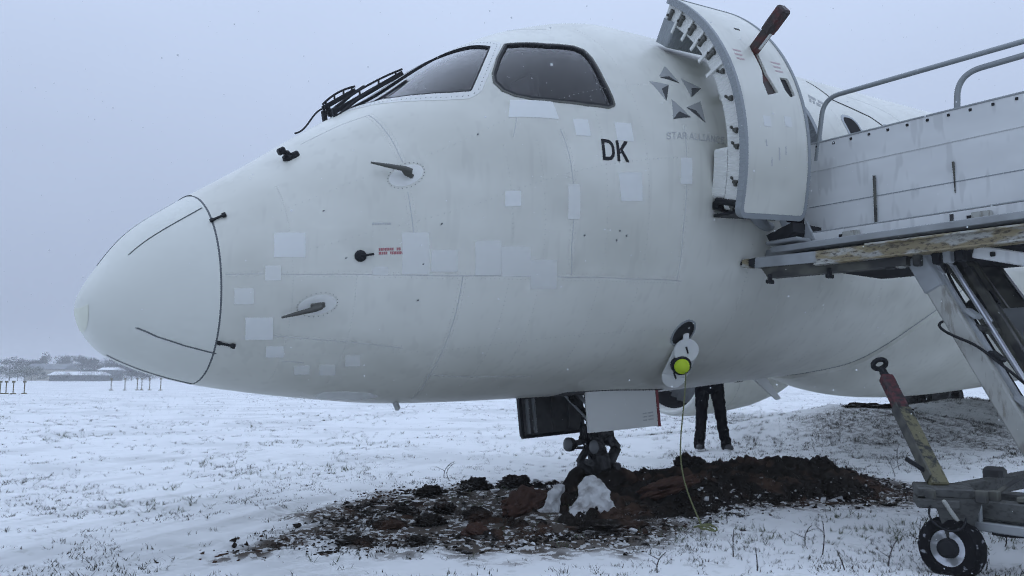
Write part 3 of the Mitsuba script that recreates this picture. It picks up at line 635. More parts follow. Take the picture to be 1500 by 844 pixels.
# probes on the nose
def probe(base0, base1, tip_s, tip_t, off, drop):
    A, B = on(*base0, .0), on(*base1, .0)
    n = normal(*base0); c = (A + B) / 2
    tip = on(tip_s, tip_t, off)
    k = jet('pitot_probe', cat([bar(c - (B - A) * .5, c + (B - A) * .5, .035, .03, .008, n), bar(c, c + n * off + (tip - c) * .12, .03, .05, .008, n)]), M_PROBE)
    root_ = c + n * off * .95 + (tip - c) * .1
    jet('tube', tube([root_ + (c - tip) * .18, root_, root_ + (tip - root_) * .55, tip], [.016, .018, .013, .006], 10), M_PROBE, k)
probe(D['pts']['up_base'][0], D['pts']['up_base'][1], 1.545, 2.075, .055, 0)
probe(D['pts']['low_base'][0], D['pts']['low_base'][1], .965, 1.18, .055, 0)
s_, t_ = D['pts']['knob'][0]
n = normal(s_, t_)
kb = orient(lathe([(0, .037), (.012, .036), (.02, .025), (.028, .0)], 28), on(s_, t_), n)
jet('air_data_vane', cat([kb, bar(on(s_ + .0, t_, .022), on(s_ + .075, t_ - .006, .024), .014, .026, .004, n)]), M_BLACK)
s_, t_ = D['pts']['aoa_top'][0]
A = on(s_, t_); n = normal(s_, t_)
jet('ice_detector', cat([orient(lathe([(-.02, .042), (.02, .038), (.028, .025), (.048, .02), (.06, .0)], 20), A, n), orient(cbox((.05, .05, .045), .01), A + n * .05 + np.array([-.03, 0, .0]), (1, 0, .5)), orient(cbox((.06, .04, .05), .01), A + n * .035 + np.array([.05, .01, -.01]), (1, 0, .5)), bar(A + n * .05, A + n * .075 + [-.02, 0, .005], .01, .01)]), M_BLACK)

# cabin windows, both sides
for sd in (1, -1):
    for k in range(24):
        s0 = 6.62 + .81 * k
        if s0 > 27: break
        th0 = 1.955 if sd > 0 else 2 * math.pi - 1.955
        g = Polygon([(s0 - .135, th0 * VM - .20), (s0 + .135, th0 * VM - .20), (s0 + .135, th0 * VM + .20), (s0 - .135, th0 * VM + .20)]).buffer(-.1).buffer(.1)
        key = jet('cabin_window', lay(g, .002, -.004, .08), M_DARK)
        if sd > 0 and k < 8: jet('frame', lay(g.buffer(.02).difference(g.buffer(-.012)), .005, -.002, .06), M_GREYP, key)

# door opening and vestibule
def quadbox(x0, x1, y0, y1, z0, z1, faces):
    c = lambda a, b, d: (a, b, d)
    Q = {'floor': [(x0, y0, z0), (x1, y0, z0), (x1, y1, z0), (x0, y1, z0)], 'ceil': [(x0, y0, z1), (x1, y0, z1), (x1, y1, z1), (x0, y1, z1)], 'back': [(x0, y0, z0), (x1, y0, z0), (x1, y0, z1), (x0, y0, z1)],
         'fore': [(x0, y0, z0), (x0, y1, z0), (x0, y1, z1), (x0, y0, z1)], 'aft': [(x1, y0, z0), (x1, y1, z0), (x1, y1, z1), (x1, y0, z1)]}
    return cat([trimesh.Trimesh(np.array(Q[k], float), [[0, 1, 2], [0, 2, 3]], process=False) for k in faces])
jet('vestibule', quadbox(DOOR_S[0] - .05, DOOR_S[1] + .05, -.6, 1.30, -.27, .88, ['floor', 'ceil', 'back', 'fore', 'aft']), M_COCK)
jet('door_surround', lay(DOORH.buffer(.05).difference(DOORH.buffer(-.012)), .004, -.09, .05), M_SEAL, FUS)

# the open passenger door, moved out and forward, leaning a little
DS0, DW, DDY, DDZ, DYAW, DROLL = 4.126, .80, .400, -.139, .056, .22
def door_pt(u, t, off):
    u, t = np.asarray(u, float), np.asarray(t, float)
    p = skin(np.full(u.shape, 5.4), t, np.broadcast_to(np.asarray(off, float), u.shape)) - np.array([5.4, 1.5, .5])
    c, s = math.cos(DROLL), math.sin(DROLL); y, z = p[..., 1] * c + p[..., 2] * s, -p[..., 1] * s + p[..., 2] * c
    c, s = math.cos(DYAW), math.sin(DYAW)
    return np.stack([DS0 + u * c - y * s, 1.5 + DDY + u * s + y * c, .5 + DDZ + z], -1)
def dlay(poly, top, base, size=.05): return lay(poly, top, base, size, fn=lambda u, t, o: door_pt(u, t, o))
DT0, DT1 = 1.44, 2.80
rect = lambda u0, u1, t0, t1, r=.0: Polygon([(u0, t0 * VM), (u1, t0 * VM), (u1, t1 * VM), (u0, t1 * VM)]).buffer(-r).buffer(r)
DOUT = rect(0, DW, DT0, DT1, .07)
slot = Polygon([(u, t * VM) for u, t in [(.385, 2.30), (.445, 2.30), (.432, 2.245), (.425, 2.14), (.49, 2.04), (.358, 2.017), (.344, 2.08), (.385, 2.15)]])
winp = Polygon([(u, t * VM) for u, t in [(.584, 2.133), (.685, 2.136), (.706, 2.04), (.644, 2.027), (.60, 2.06)]]).buffer(-.012).buffer(.016)
DOOR = jet('passenger_door', dlay(DOUT.buffer(-.035).difference(slot.buffer(.006)).difference(winp), .0, -.045), M_SKIN, label='open white cabin door standing out ahead of its doorway')
jet('edge_seal', dlay(DOUT.difference(DOUT.buffer(-.034)), .006, -.05), M_SEAL, DOOR)
jet('inner_frame', dlay(DOUT.buffer(-.03).difference(DOUT.buffer(-.085)), -.05, -.185), M_PATCH2, DOOR)
jet('inner_lining', dlay(DOUT.buffer(-.075), -.17, -.20), M_PATCH2, DOOR)
jet('slide_pack', dlay(rect(.03, DW - .1, 1.50, 1.76, .04), -.19, -.32), M_PATCH2, DOOR, label='pale box on the inner foot of the door')
jet('inner_beam', dlay(rect(.02, DW - .1, 2.64, 2.77, .02), -.16, -.36), M_SEAL, DOOR)
for t in (2.72, 2.62, 2.51, 2.40, 2.29, 2.16, 2.00, 1.83, 1.75, 1.58, 1.48):
    big = t > 2.2
    a, b = door_pt(.024, t, -.075), door_pt(.024, t, -.165 if big else -.12)
    jet('stop_fitting', cat([bar(a, b, .038 if big else .026, .03, .006, AX), bar(door_pt(.004, t - .012, -.09), door_pt(.055, t - .012, -.09), .018, .024, .004), bar(door_pt(.006, t + .02, -.13), door_pt(.05, t + .01, -.13), .014, .02, .004)]), M_PROBE, DOOR)
for t in (2.65, 2.54, 2.43, 2.32, 2.20):
    jet('frame_rib', bar(door_pt(.02, t, -.055), door_pt(.02, t, -.24), .035, .014, .003, AX), M_PATCH2, DOOR)
jet('window', dlay(winp.buffer(.004), -.02, -.03), M_BLACK, DOOR)
jet('handle_slot', dlay(slot.buffer(.004), -.02, -.03), M_HANDLE, DOOR, label='dark red recess of the door handle')
hp = door_pt(.425, 2.30, .0)
tipp = np.array([4.545, 2.03, 1.325])
d = tipp - hp
hk = jet('door_handle', cat([bar(hp - d * .06, hp + d * .60, .075, .075, .01, (0, 1, 0)), bar(hp + d * .52, hp + d * 1.04, .098, .098, .016, (0, 1, 0)), bar(hp + d * .44, hp + d * .66, .105, .08, .01, (0, 1, 0))]), M_HANDLE, DOOR, label='long dark red lever sticking out of the door')
jet('lever_link', cat([bar(hp + d * .08 + [0, .0, .0], hp + d * .48, .035, .082, .003, (0, 1, 0))]), M_PATCH2, hk)
for u0, t0 in ((.24, 1.845), (.50, 1.86)):
    jet('repair_patch', dlay(rect(u0, u0 + .085, t0, t0 + .052), .003, -.002), M_PATCH, DOOR)
jet('vent_slot', dlay(rect(.37, .43, 2.455, 2.47), .003, -.002), M_BLACK, DOOR)
r6 = np.random.default_rng(6)
for u0, t0, nrow, wd in ((.12, 2.20, 3, .11), (.56, 2.17, 3, .12)):
    g = [rect(u0 + r6.uniform(0, .01), u0 + wd * r6.uniform(.75, 1), t0 + k * .028, t0 + k * .028 + .009) for k in range(nrow)]
    jet('red_placard', dlay(shapely.union_all(g), .003, -.002), M_TEXTP, DOOR)
for u0, t0, h_ in ((.31, 1.66, .04), (.40, 1.69, .06), (.246, 1.75, .03), (.48, 1.72, .04)):
    jet('scuff', dlay(rect(u0, u0 + .012, t0, t0 + h_, .0), .002, -.002), M_SEAM, DOOR)
# hinge arms to the fuselage
ha = [door_pt(.10, 2.06, -.19), np.array([4.50, 1.47, .86]), np.array([4.66, 1.40, .84]), np.array([5.05, 1.34, .80])]
jet('hinge_arm', cat([tube(smooth_path(ha, 6), .045, 12), bar(ha[0], (ha[0] + ha[1]) / 2, .09, .12, .03)]), M_PATCH, label='white hinge arm between door and fuselage')
ha2 = [door_pt(.30, 1.50, -.19), np.array([4.75, 1.54, -.24]), np.array([5.09, 1.42, -.24])]
jet('hinge_arm', tube(smooth_path(ha2, 6), .045, 10), M_SEAL)
jet('underside_shade', cat([bar(door_pt(.02, DT0 + .005, -.15), door_pt(DW - .03, DT0 + .005, -.15), .24, .025, .006), bar(door_pt(.03, DT0 + .03, -.30), door_pt(DW - .2, DT0 + .02, -.27), .10, .07, .02), bar(door_pt(.03, DT0 + .055, -.05), door_pt(.03, DT0 + .055, -.26), .06, .05, .01)]), M_BLACK, DOOR)  # black bars below the door, shadow of its underside put into their colour

# service panel with its hanging round cover
s0, t0 = 4.205, .80
jet('service_hole', lay(Point(s0, t0 * VM).buffer(.115), .003, -.002, .03), M_BLACK, FUS, label='round black service opening low on the fuselage')
jet('service_rim', lay(Point(s0, t0 * VM).buffer(.125).difference(Point(s0, t0 * VM).buffer(.11)), .008, -.002, .03), M_SEAL, FUS)
c1, c2 = on(4.265, .725, .075), on(4.30, .565, .12)
nn = .42 * normal(4.28, .62) + .58 * np.array([-.76, .65, .03])      # the cover hangs open, turned forward
nn /= np.linalg.norm(nn)
def disc(c, r, n_, th_=.018): return orient(lathe([(-th_ / 2, 0), (-th_ / 2, r * .96), (0, r), (th_ / 2, r * .96), (th_ / 2, 0)], 36), c, n_)
cover = jet('service_cover', cat([disc(c1, .105, nn), disc(c2, .105, nn), bar(c1, c2, .205, .016, .004, nn), bar(c1 - nn * .01, on(4.24, .80, .0), .05, .02, .004, nn)]), M_PATCH, label='white double disc cover hanging open from the service opening')
yc = (c1 + c2) / 2 + nn * .03
jet('plug', orient(lathe([(-.02, .085), (.02, .083), (.028, .06), (.03, 0)], 24), yc, nn), M_BLACK, cover)
jet('reel', orient(lathe([(.02, .066), (.05, .06), (.065, .035), (.07, 0)], 24), yc + np.array([.0, 0, 0]), nn), M_LIME, cover, smooth=40, label='round lime green reel on the open cover')
for c in (c1, c2):
    ax_ = (c2 - c1) / np.linalg.norm(c2 - c1); sdv = np.cross(nn, ax_)
    jet('mark', bar(c + nn * .012 + ax_ * .0 - sdv * .03 + ax_ * .03, c + nn * .012 + sdv * .02 - ax_ * .04, .014, .004, .001, nn), M_BLACK, cover)

# nose gear and its doors
bay = lay(Polygon([(3.55, -.30 * VM), (4.75, -.30 * VM), (4.75, .235 * VM), (3.55, .235 * VM)]), .004, -.002, .08)
jet('bay_dark_plate', bay, M_BAY, FUS)  # dark plate on the uncut belly, painted shade for the open wheel well
def plate(c4, thick, nrm):
    c4 = np.array(c4, float); o = np.array(nrm, float) * thick / 2
    return trimesh.convex.convex_hull(np.vstack([c4 + o, c4 - o]))
gd = jet('gear_door', plate([(3.80, .345, -1.50), (4.655, .345, -1.54), (4.665, .345, -1.935), (3.80, .345, -1.90)], .022, (0, 1, 0)), M_PATCH2, label='white nose gear door with a red rear edge')
jet('red_edge', plate([(4.657, .347, -1.535), (4.69, .347, -1.535), (4.70, .347, -1.945), (4.667, .347, -1.94)], .026, (0, 1, 0)), M_RED, gd)
r8 = np.random.default_rng(8)
jet('small_print', cat([plate([(x0, .3575, z), (x0 + w_, .3575, z), (x0 + w_, .3575, z - .012), (x0, .3575, z - .012)], .0015, (0, 1, 0)) for z in (-1.80, -1.83, -1.86) for x0, w_ in ((4.47, .05), (4.54, .07))]), M_SEAM, gd)
g2 = jet('gear_door', plate([(3.62, -.35, -1.56), (4.40, -.35, -1.60), (4.40, -.35, -1.985), (3.635, -.35, -1.955)], .03, (0, 1, 0)), M_BAY, label='dark inner face of the far nose gear door')
for x0 in (3.68, 3.76, 3.98, 4.18):
    jet('stiffener', plate([(x0, -.33, -1.62), (x0 + .025, -.33, -1.62), (x0 + .035, -.33, -1.93), (x0 + .01, -.33, -1.93)], .03, (0, 1, 0)), M_ALU2 if x0 < 3.8 else M_BAY, g2)
jet('edge_rim', cat([bar((3.62, -.345, -1.57), (3.637, -.345, -1.95), .05, .03), bar((3.637, -.345, -1.955), (4.40, -.345, -1.98), .05, .03)]), M_BLACK, g2)
jet('door_rod', bar((4.02, -.05, -1.55), (4.12, .25, -1.88), .03, .03, .006), M_ALU2)
jet('door_rod', bar((3.90, -.1, -1.55), (4.06, .12, -1.86), .022, .022, .005), M_ALU2)
GX, GZ = 4.25, -2.71                                   # axle, sunk in the ground
NG = jet('nose_gear', cat([tube([(GX - .06, 0, -1.55), (GX - .02, 0, -2.0)], .075, 16), tube([(GX - .02, 0, -2.0), (GX, 0, GZ)], .055, 14), tube([(GX - .3, 0, -1.62), (GX - .03, 0, -1.92)], .035, 10),
                           bar((GX + .06, 0, -1.95), (GX + .22, 0, -2.13), .10, .05), bar((GX + .22, 0, -2.13), (GX + .05, 0, -2.34), .10, .05), bar((GX - .05, -.05, -2.05), (GX - .19, -.08, -2.22), .06, .05), bar((GX - .19, -.08, -2.22), (GX - .03, -.03, -2.36), .06, .05), tube([(GX - .02, -.25, -2.25), (GX - .02, .25, -2.25)], .035, 10), tube([(GX - .12, .12, -1.98), (GX - .03, .17, -2.32)], .03, 8), tube([(GX + .1, -.14, -1.95), (GX + .05, -.18, -2.3)], .028, 8), orient(cbox((.16, .34, .12), .02), (GX - .01, 0, -2.30), (1, 0, 0)), orient(cbox((.1, .1, .16), .02), (GX - .1, .15, -2.2), (1, .4, .2)), orient(cbox((.1, .12, .12), .02), (GX + .08, -.16, -2.18), (1, .2, .2)), tube([(GX, -.24, GZ), (GX, .24, GZ)], .045, 12),
                           orient(cbox((.18, .3, .14), .02), (GX - .02, 0, -1.96), (1, 0, 0)), tube([(GX - .02, -.2, -2.03), (GX - .02, .2, -2.03)], .045, 10)]), M_GEAR, label='muddy nose gear leg sunk to its axle')
for s in (-1, 1):
    wm = lathe([(-.09, .17), (-.10, .20), (-.103, .22), (-.10, .25), (-.095, .28), (-.08, .30), (-.06, .31), (-.03, .315), (0, .315), (.03, .315), (.06, .31), (.08, .30), (.095, .28), (.10, .25), (.103, .22), (.10, .20), (.09, .17), (-.09, .17)], 72)
    wv = np.array(wm.vertices); rad_ = wv * [0, 1, 1]; rad_ /= np.maximum(np.linalg.norm(rad_, axis=1, keepdims=True), 1e-6)
    wm = trimesh.Trimesh(wv + (rad_ + [[0.0, 0, 0]]) * (.075 * (meshkit.fbm(wv * 9 + s * 3, 4, 12) - .42))[:, None] + np.sign(wv[:, :1]) * [[1, 0, 0]] * (.05 * (meshkit.fbm(wv * 11 + s, 3, 13) - .45))[:, None], wm.faces, process=False)
    wh = jet('wheel', wm.apply_transform(trimesh.transformations.rotation_matrix(math.pi / 2, (0, 0, 1))).apply_translation((GX, s * .17, GZ + .12)), M_SOIL, NG, smooth=50, label='nose wheel caked in dark mud')
    jet('rim', lathe([(-.07, .0), (-.07, .16), (.07, .16), (.07, 0)], 24).apply_transform(trimesh.transformations.rotation_matrix(math.pi / 2, (0, 0, 1))).apply_translation((GX, s * .17, GZ + .12)), M_GEAR, wh)
    jet('light_bracket', cat([bar((GX - .02, s * .05, -2.02), (GX - .17, s * .16, -2.06), .04, .05), bar((GX - .04, 0, -2.10), (GX - .19, s * .165, -2.09), .02, .025)]), M_GEAR, NG)
    lp = jet('taxi_light', orient(lathe([(-.07, .03), (-.02, .06), (.02, .065), (.03, .063)], 24), (GX - .20, s * .17, -2.06), (-1, 0, .1)), M_GEAR, NG)
    jet('lens', orient(lathe([(.028, .061), (.035, .04), (.038, 0)], 24), (GX - .20, s * .17, -2.06), (-1, 0, .1)), M_LAMP, lp)
hz = [smooth_path([(GX - .05 + .03 * k, .1 - .05 * k, -1.6), (GX - .14, .12 - .06 * k, -1.95 - .03 * k), (GX - .06, .06 - .03 * k, -2.2)], 6) for k in range(4)]
jet('hydraulic_line', cat([tube(h, .009, 6) for h in hz]), M_BLACK, NG)

# belly fittings
dm = np.array([(6.62, 0, -1.66), (6.82, 0, -1.68)])
jet('drain_mast', trimesh.convex.convex_hull(np.array([(6.62, .015, -1.65), (6.62, -.015, -1.65), (6.86, .015, -1.66), (6.86, -.015, -1.66), (7.04, .01, -1.93), (7.04, -.01, -1.93), (7.12, .01, -1.92), (7.12, -.01, -1.92)])), M_PATCH, label='pale blade mast under the belly')
jet('antenna', cat([orient(cbox((.14, .02, .09), .006), (6.72, -.25, -1.66), (1, 0, 0))]), M_BLACK)
jet('drain_tube', bar(on(2.06, .12, -.01), on(2.10, .10, .05), .035, .04, .008), M_SEAM)
jet('drain_tube', bar(on(7.62, .05, -.01), on(7.68, .05, .07), .03, .03, .006), M_SEAMD)

# wing to body fairing
FA = PchipInterpolator([0, .148, .322, .562, .734, .884, 1.1, 1.3], [7.22, 7.281, 7.694, 7.9, 8.12, 8.449, 9.1, 10.2])
tt = np.linspace(-1.3, 1.3, 90); kk = np.r_[0, np.linspace(0, 1, 70) ** 1.6]
S_ = FA(np.abs(tt))[None] * (1 - kk[:, None]) + 20.5 * kk[:, None]
Tt = np.repeat(tt[None], len(kk), 0)
bul = (.045 + .50 * np.cos(np.clip(np.abs(Tt) * 1.05, 0, 1.57)) ** 1.1 * (1 - np.exp(-np.maximum(S_ - FA(np.abs(Tt)), 0) / 1.3))) * (1 - sstep(17.5, 20.5, S_)) * (1 - sstep(1.2, 1.3, np.abs(Tt)))
bul[0] = -.02
FAIR = jet('wing_fairing', trimesh.Trimesh(skin(S_, Tt, bul).reshape(-1, 3), grid_faces(len(kk), 90), process=False), M_SKIN, smooth=40, label='bulging belly fairing at the wing root')

jet('seam', tube(skin(S_[0], Tt[0], np.full(90, .002)), .006, 6), M_SEAL, FAIR)

# wings, engines, tail
def foil(n=24):
    x = (1 - np.cos(np.linspace(0, np.pi, n))) / 2
    t = .6 * (.2969 * np.sqrt(x) - .126 * x - .3516 * x ** 2 + .2843 * x ** 3 - .1015 * x ** 4)
    return np.concatenate([np.stack([x[::-1], t[::-1]], -1), np.stack([x[1:-1], -t[1:-1]], -1)])
def loft(secs):
    F = foil(); n = len(F); v = []
    for (x0, y0, z0, ch, tk, vert) in secs:
        p = np.stack([x0 + F[:, 0] * ch, np.full(n, y0), z0 + F[:, 1] * ch * tk / .12], -1)
        if vert: p = np.stack([p[:, 0], y0 + F[:, 1] * ch * tk / .12, np.full(n, z0)], -1)
        v.append(p)
    f = grid_faces(len(secs), n, True)
    v = np.concatenate(v); c0 = len(v); v = np.vstack([v, v[:n].mean(0), v[-n:].mean(0)])
    o = (len(secs) - 1) * n
    f = np.vstack([f, [[c0, (k + 1) % n, k] for k in range(n)], [[c0 + 1, o + k, o + (k + 1) % n] for k in range(n)]])
    return trimesh.Trimesh(v, f, process=False)
for s in (-1, 1):
    wg = jet('wing', loft([(12.4, s * 1.0, -1.25, 6.2, .13, 0), (14.3, s * 4.6, -.95, 4.0, .12, 0), (19.4, s * 13.6, -.1, 1.4, .11, 0)]), M_SKIN, smooth=50)
    jet('winglet', loft([(19.4, s * 13.6, -.1, 1.4, .1, 0), (20.3, s * 14.2, .6, .8, .09, 0), (20.8, s * 14.35, 1.4, .5, .08, 0)]), M_SKIN, wg, smooth=50)
    ec = np.array([10.35, s * 4.5, -1.80])
    tr = lambda m: m.apply_translation(ec)
    nc = jet('engine', tr(lathe([(.15, .70), (.04, .725), (0, .76), (.03, .80), (.12, .835), (.5, .88), (1.2, .90), (2.1, .86), (2.9, .74), (3.2, .66), (3.2, .62), (2.7, .62)], 72)), M_SKIN, smooth=40)
    jet('intake_duct', tr(lathe([(.9, .655), (.5, .675), (.14, .699)], 60)), M_DARK, nc, smooth=True)
    jet('intake_lip', tr(lathe([(.13, .699), (.038, .722), (-.003, .76), (.028, .803), (.125, .839)], 72)), M_PATCH2, nc, smooth=True)
    blades = []
    for k in range(26):
        a = k / 26 * 2 * math.pi
        u = np.array([0, math.cos(a), math.sin(a)]); w_ = np.array([0, -math.sin(a), math.cos(a)])
        blades.append(trimesh.Trimesh(np.array([u * .2 + [.55, 0, 0], u * .2 + w_ * .05 + [.68, 0, 0], u * .655 + w_ * .10 + [.72, 0, 0], u * .655 - w_ * .04 + [.55, 0, 0]]), [[0, 1, 2], [0, 2, 3]], process=False))
    jet('fan', tr(cat(blades)), M_ALU2, nc, kind='stuff')
    jet('spinner', tr(lathe([(.28, 0), (.36, .09), (.5, .17), (.62, .21)], 30)), M_GREYP, nc, smooth=True)
    jet('fan_case', tr(lathe([(.86, .66), (.86, 0)], 40)), M_DARK, nc)
    jet('exhaust_cone', tr(lathe([(2.6, .60), (3.6, .42), (3.9, .36), (3.9, .30), (4.4, .0)], 36)), M_ALU2, nc)
    for k in range(2):
        jet('cowl_joint', tr(lathe([(1.0 + k * 1.1, .903 - .02 * k), (1.012 + k * 1.1, .903 - .02 * k)], 60)), M_SEAM, nc)
    jet('pylon', loft([(11.0, s * 4.5, -1.1, 3.6, .05, 1), (12.2, s * 4.5, -.85, 3.4, .05, 1)]), M_SKIN, wg)
    jet('tailplane', loft([(32.2, s * .3, .9, 3.0, .11, 0), (34.6, s * 6.0, 1.6, 1.2, .1, 0)]), M_SKIN, smooth=50)
    mg = jet('main_gear', cat([tube([(17.0, s * 2.95, -1.1), (17.1, s * 2.95, -2.9)], .12, 14), tube([(17.1, s * 2.5, -2.95), (17.1, s * 3.4, -2.95)], .08, 12)]), M_GEAR)
    for q in (-.33, .33):
        jet('wheel', lathe([(-.15, .25), (-.17, .36), (-.13, .46), (0, .49), (.13, .46), (.17, .36), (.15, .25), (-.15, .25)], 32).apply_transform(trimesh.transformations.rotation_matrix(math.pi / 2, (0, 0, 1))).apply_translation((17.1, s * 2.95 + q, -2.95)), M_GEAR, mg)
jet('tail_fin', loft([(27.2, 0, 1.5, 6.6, .1, 1), (33.0, 0, 7.6, 2.4, .09, 1)]), M_SKIN, smooth=50)
# ------------------------------------------------------------------ boarding stairs: level, square to the airliner
DIRH = np.array([math.sin(YAW), math.cos(YAW)])
def B(s, out, z):
    xy = TIP[:2] + (s * math.cos(NOSE_DOWN) + .3 * math.sin(NOSE_DOWN)) * DIRH + out * PT[:2]
    return np.array([xy[0], xy[1], z])
AL, OUTD = np.array([DIRH[0], DIRH[1], 0]), np.array([PT[0], PT[1], 0])
ST = root('boarding_stairs', 'towable aluminium passenger stairs with worn platform standing against the open cabin door', 'boarding stairs')
def bs(name, mesh, m, parent=None, **kw): return put(name, mesh, m, parent or ST, **kw)
PS = 5.22
def wall(s, pts, thick):                      # upright plate in the platform direction, corners (out, z)
    c = np.array([B(s, o, z) for o, z in pts])
    return trimesh.convex.convex_hull(np.vstack([c + AL * thick / 2, c - AL * thick / 2]))
zs = [2.262, 2.512, 2.81, 3.045]
lo = [1.665, 1.66, 1.715, 1.735]
for k in range(3):
    g = .0025
    key = bs('side_panel', wall(PS, [(lo[k] if k else 1.70, zs[k] + g), (4.6, zs[k] + g), (4.6, zs[k + 1] - g), (lo[k + 1], zs[k + 1] - g)] + ([(1.645, 2.39)] if k == 0 else []), .022), M_ALU)
    nb = 17
    if k != 1:
        zb = zs[3] - .03 if k == 2 else zs[0] + .012
        for q in range(nb):
            c = B(PS - .013, 1.79 + q * .152, zb)
            bs('bolt', orient(cbox((.014, .02, .02), .004), c, AL), M_BLACK, key)
bs('panel_backing', wall(PS + .016, [(1.74, 2.27), (4.6, 2.27), (4.6, 3.035), (1.78, 3.035)], .006), M_ALU2)
bs('top_rim', bar(B(PS, 1.735, 3.05), B(PS, 4.6, 3.05), .034, .014, .003), M_ALU2)
for z in zs[1:3]:
    bs('joint_bead', bar(B(PS - .012, 1.70, z), B(PS - .012, 4.6, z), .006, .008, .002), M_SEAM if z > 2.6 else M_SEAL)
bs('edge_gasket', tube([B(PS - .005, 1.728, 3.05), B(PS - .005, 1.71, 2.85), B(PS - .005, 1.645, 2.5), B(PS - .005, 1.628, 2.39), B(PS - .005, 1.69, 2.26)], .011, 8), M_RUBBER)
bs('handrail', tube(bend(B(PS, 1.775, 2.9), B(PS, 1.865, 3.415), B(PS, 4.7, 3.405), .14, 10), .0195, 14), M_RAIL, smooth=50)
bs('handrail', tube(bend(B(PS + .03, 2.885, 2.8), B(PS + .03, 2.915, 3.315), B(PS + .03, 4.7, 3.34), .17, 12), .0215, 14), M_RAIL, smooth=50)
bs('latch_rod', tube([B(PS - .03, 2.28, 2.67), B(PS - .03, 2.275, 2.27)], .011, 8), M_OLIVE)
bs('latch_rod', tube([B(PS - .02, 2.87, 2.66), B(PS - .02, 2.872, 2.55), B(PS - .02, 2.872, 2.43)], [.009, .006, .004], 8), M_OLIVE)
# far side of the platform
FS = 6.42
bs('side_panel', wall(FS, [(1.75, 2.265), (4.6, 2.265), (4.6, 3.04), (1.75, 3.04)], .022), M_ALU)
# fascia, clips, deck, beams
bs('fascia', wall(4.99, [(1.83, 2.03), (4.6, 2.01), (4.6, 2.245), (1.80, 2.25)], .02), M_ALU)
bs('fascia', wall(4.99, [(2.92, 2.05), (2.945, 2.05), (2.945, 2.235), (2.92, 2.235)], .03), M_OLIVE)
bs('fascia', wall(4.96, [(1.40, 2.16), (1.80, 2.16), (1.80, 2.10), (1.40, 2.10)], .05), M_ALU2)
bs('ledge', bar(B(5.10, 1.80, 2.256), B(5.10, 4.6, 2.256), .24, .01, .002), M_ALU2)
for o in (2.145, 3.085):
    c = bs('clip', wall(4.945, [(o, 2.045), (o + .115, 2.045), (o + .115, 2.215), (o, 2.215)], .05), M_LEG)
    bs('pin', orient(cbox((.03, .03, .03), .006), B(4.915, o + .06, 2.07), AL), M_BLACK, c)
    bs('edge', wall(4.95, [(o - .035, 2.10), (o - .005, 2.10), (o - .005, 2.20), (o - .035, 2.20)], .04), M_BLACK, c)
bs('deck', bar(B(5.55, 1.62, 2.12), B(5.55, 4.6, 2.12), 1.6, .05, .004), M_ALU2)
bs('deck_beam', wall(4.66, [(1.555, 1.972), (2.15, 1.955), (2.16, 2.04), (1.565, 2.052)], .08), M_ALU2)
bs('deck_beam', wall(4.66, [(2.10, 1.93), (4.6, 1.93), (4.6, 2.015), (2.65, 2.03), (2.10, 2.04)], .10), M_RUST)
bs('beam_flange', bar(B(4.60, 2.5, 2.035), B(4.60, 4.6, 2.018), .05, .016, .004), M_RUST)
bs('beam_flange', bar(B(4.60, 2.1, 1.937), B(4.60, 4.6, 1.934), .05, .014, .004), M_RUST)
bs('bumper_tip', trimesh.convex.convex_hull(np.array([B(4.62, 1.42, 2.01), B(4.70, 1.42, 2.01), B(4.62, 1.425, 2.035), B(4.62, 1.565, 2.055), B(4.70, 1.565, 2.055), B(4.62, 1.565, 1.972), B(4.70, 1.565, 1.972)])), M_RUBBER)
bs('tip_band', wall(4.655, [(1.445, 1.985), (1.50, 1.978), (1.50, 2.052), (1.445, 2.045)], .092), M_RUST)
bs('under_frame', wall(4.70, [(1.66, 1.885), (2.76, 1.865), (2.76, 1.95), (1.60, 1.97)], .12), M_OLIVE)
bs('under_frame', bar(B(5.6, 1.7, 2.04), B(5.6, 4.4, 2.02), 1.5, .09, .01), M_DARK)
for o, z in ((1.68, 1.85), (2.19, 1.845)):
    bs('hanging_pin', cat([bar(B(4.64, o, z + .06), B(4.64, o, z - .015), .03, .03, .005), bar(B(4.60, o, z), B(4.68, o, z), .03, .03, .005)]), M_BLACK)
for o, m in ((2.62, M_OLIVE), (2.70, M_LEG), (2.82, M_OLIVE), (2.95, M_BLACK), (3.02, M_ALU2), (3.10, M_BLACK)):
    bs('bracket', orient(cbox((.07, .05, .09), .008), B(4.69, o, 1.90), AL), m)
bs('bumper', wall(5.05, [(1.55, 2.255), (1.80, 2.33), (1.80, 2.255), (1.74, 2.20), (1.58, 2.20)], .5), M_RUBBER)
bs('bumper_lip', bar(B(5.05, 1.56, 2.185), B(5.05, 1.85, 2.19), .55, .03, .008), M_ALU2)
bs('gusset', wall(4.98, [(1.79, 2.2), (1.88, 2.2), (1.81, 2.36)], .03), M_ALU2)
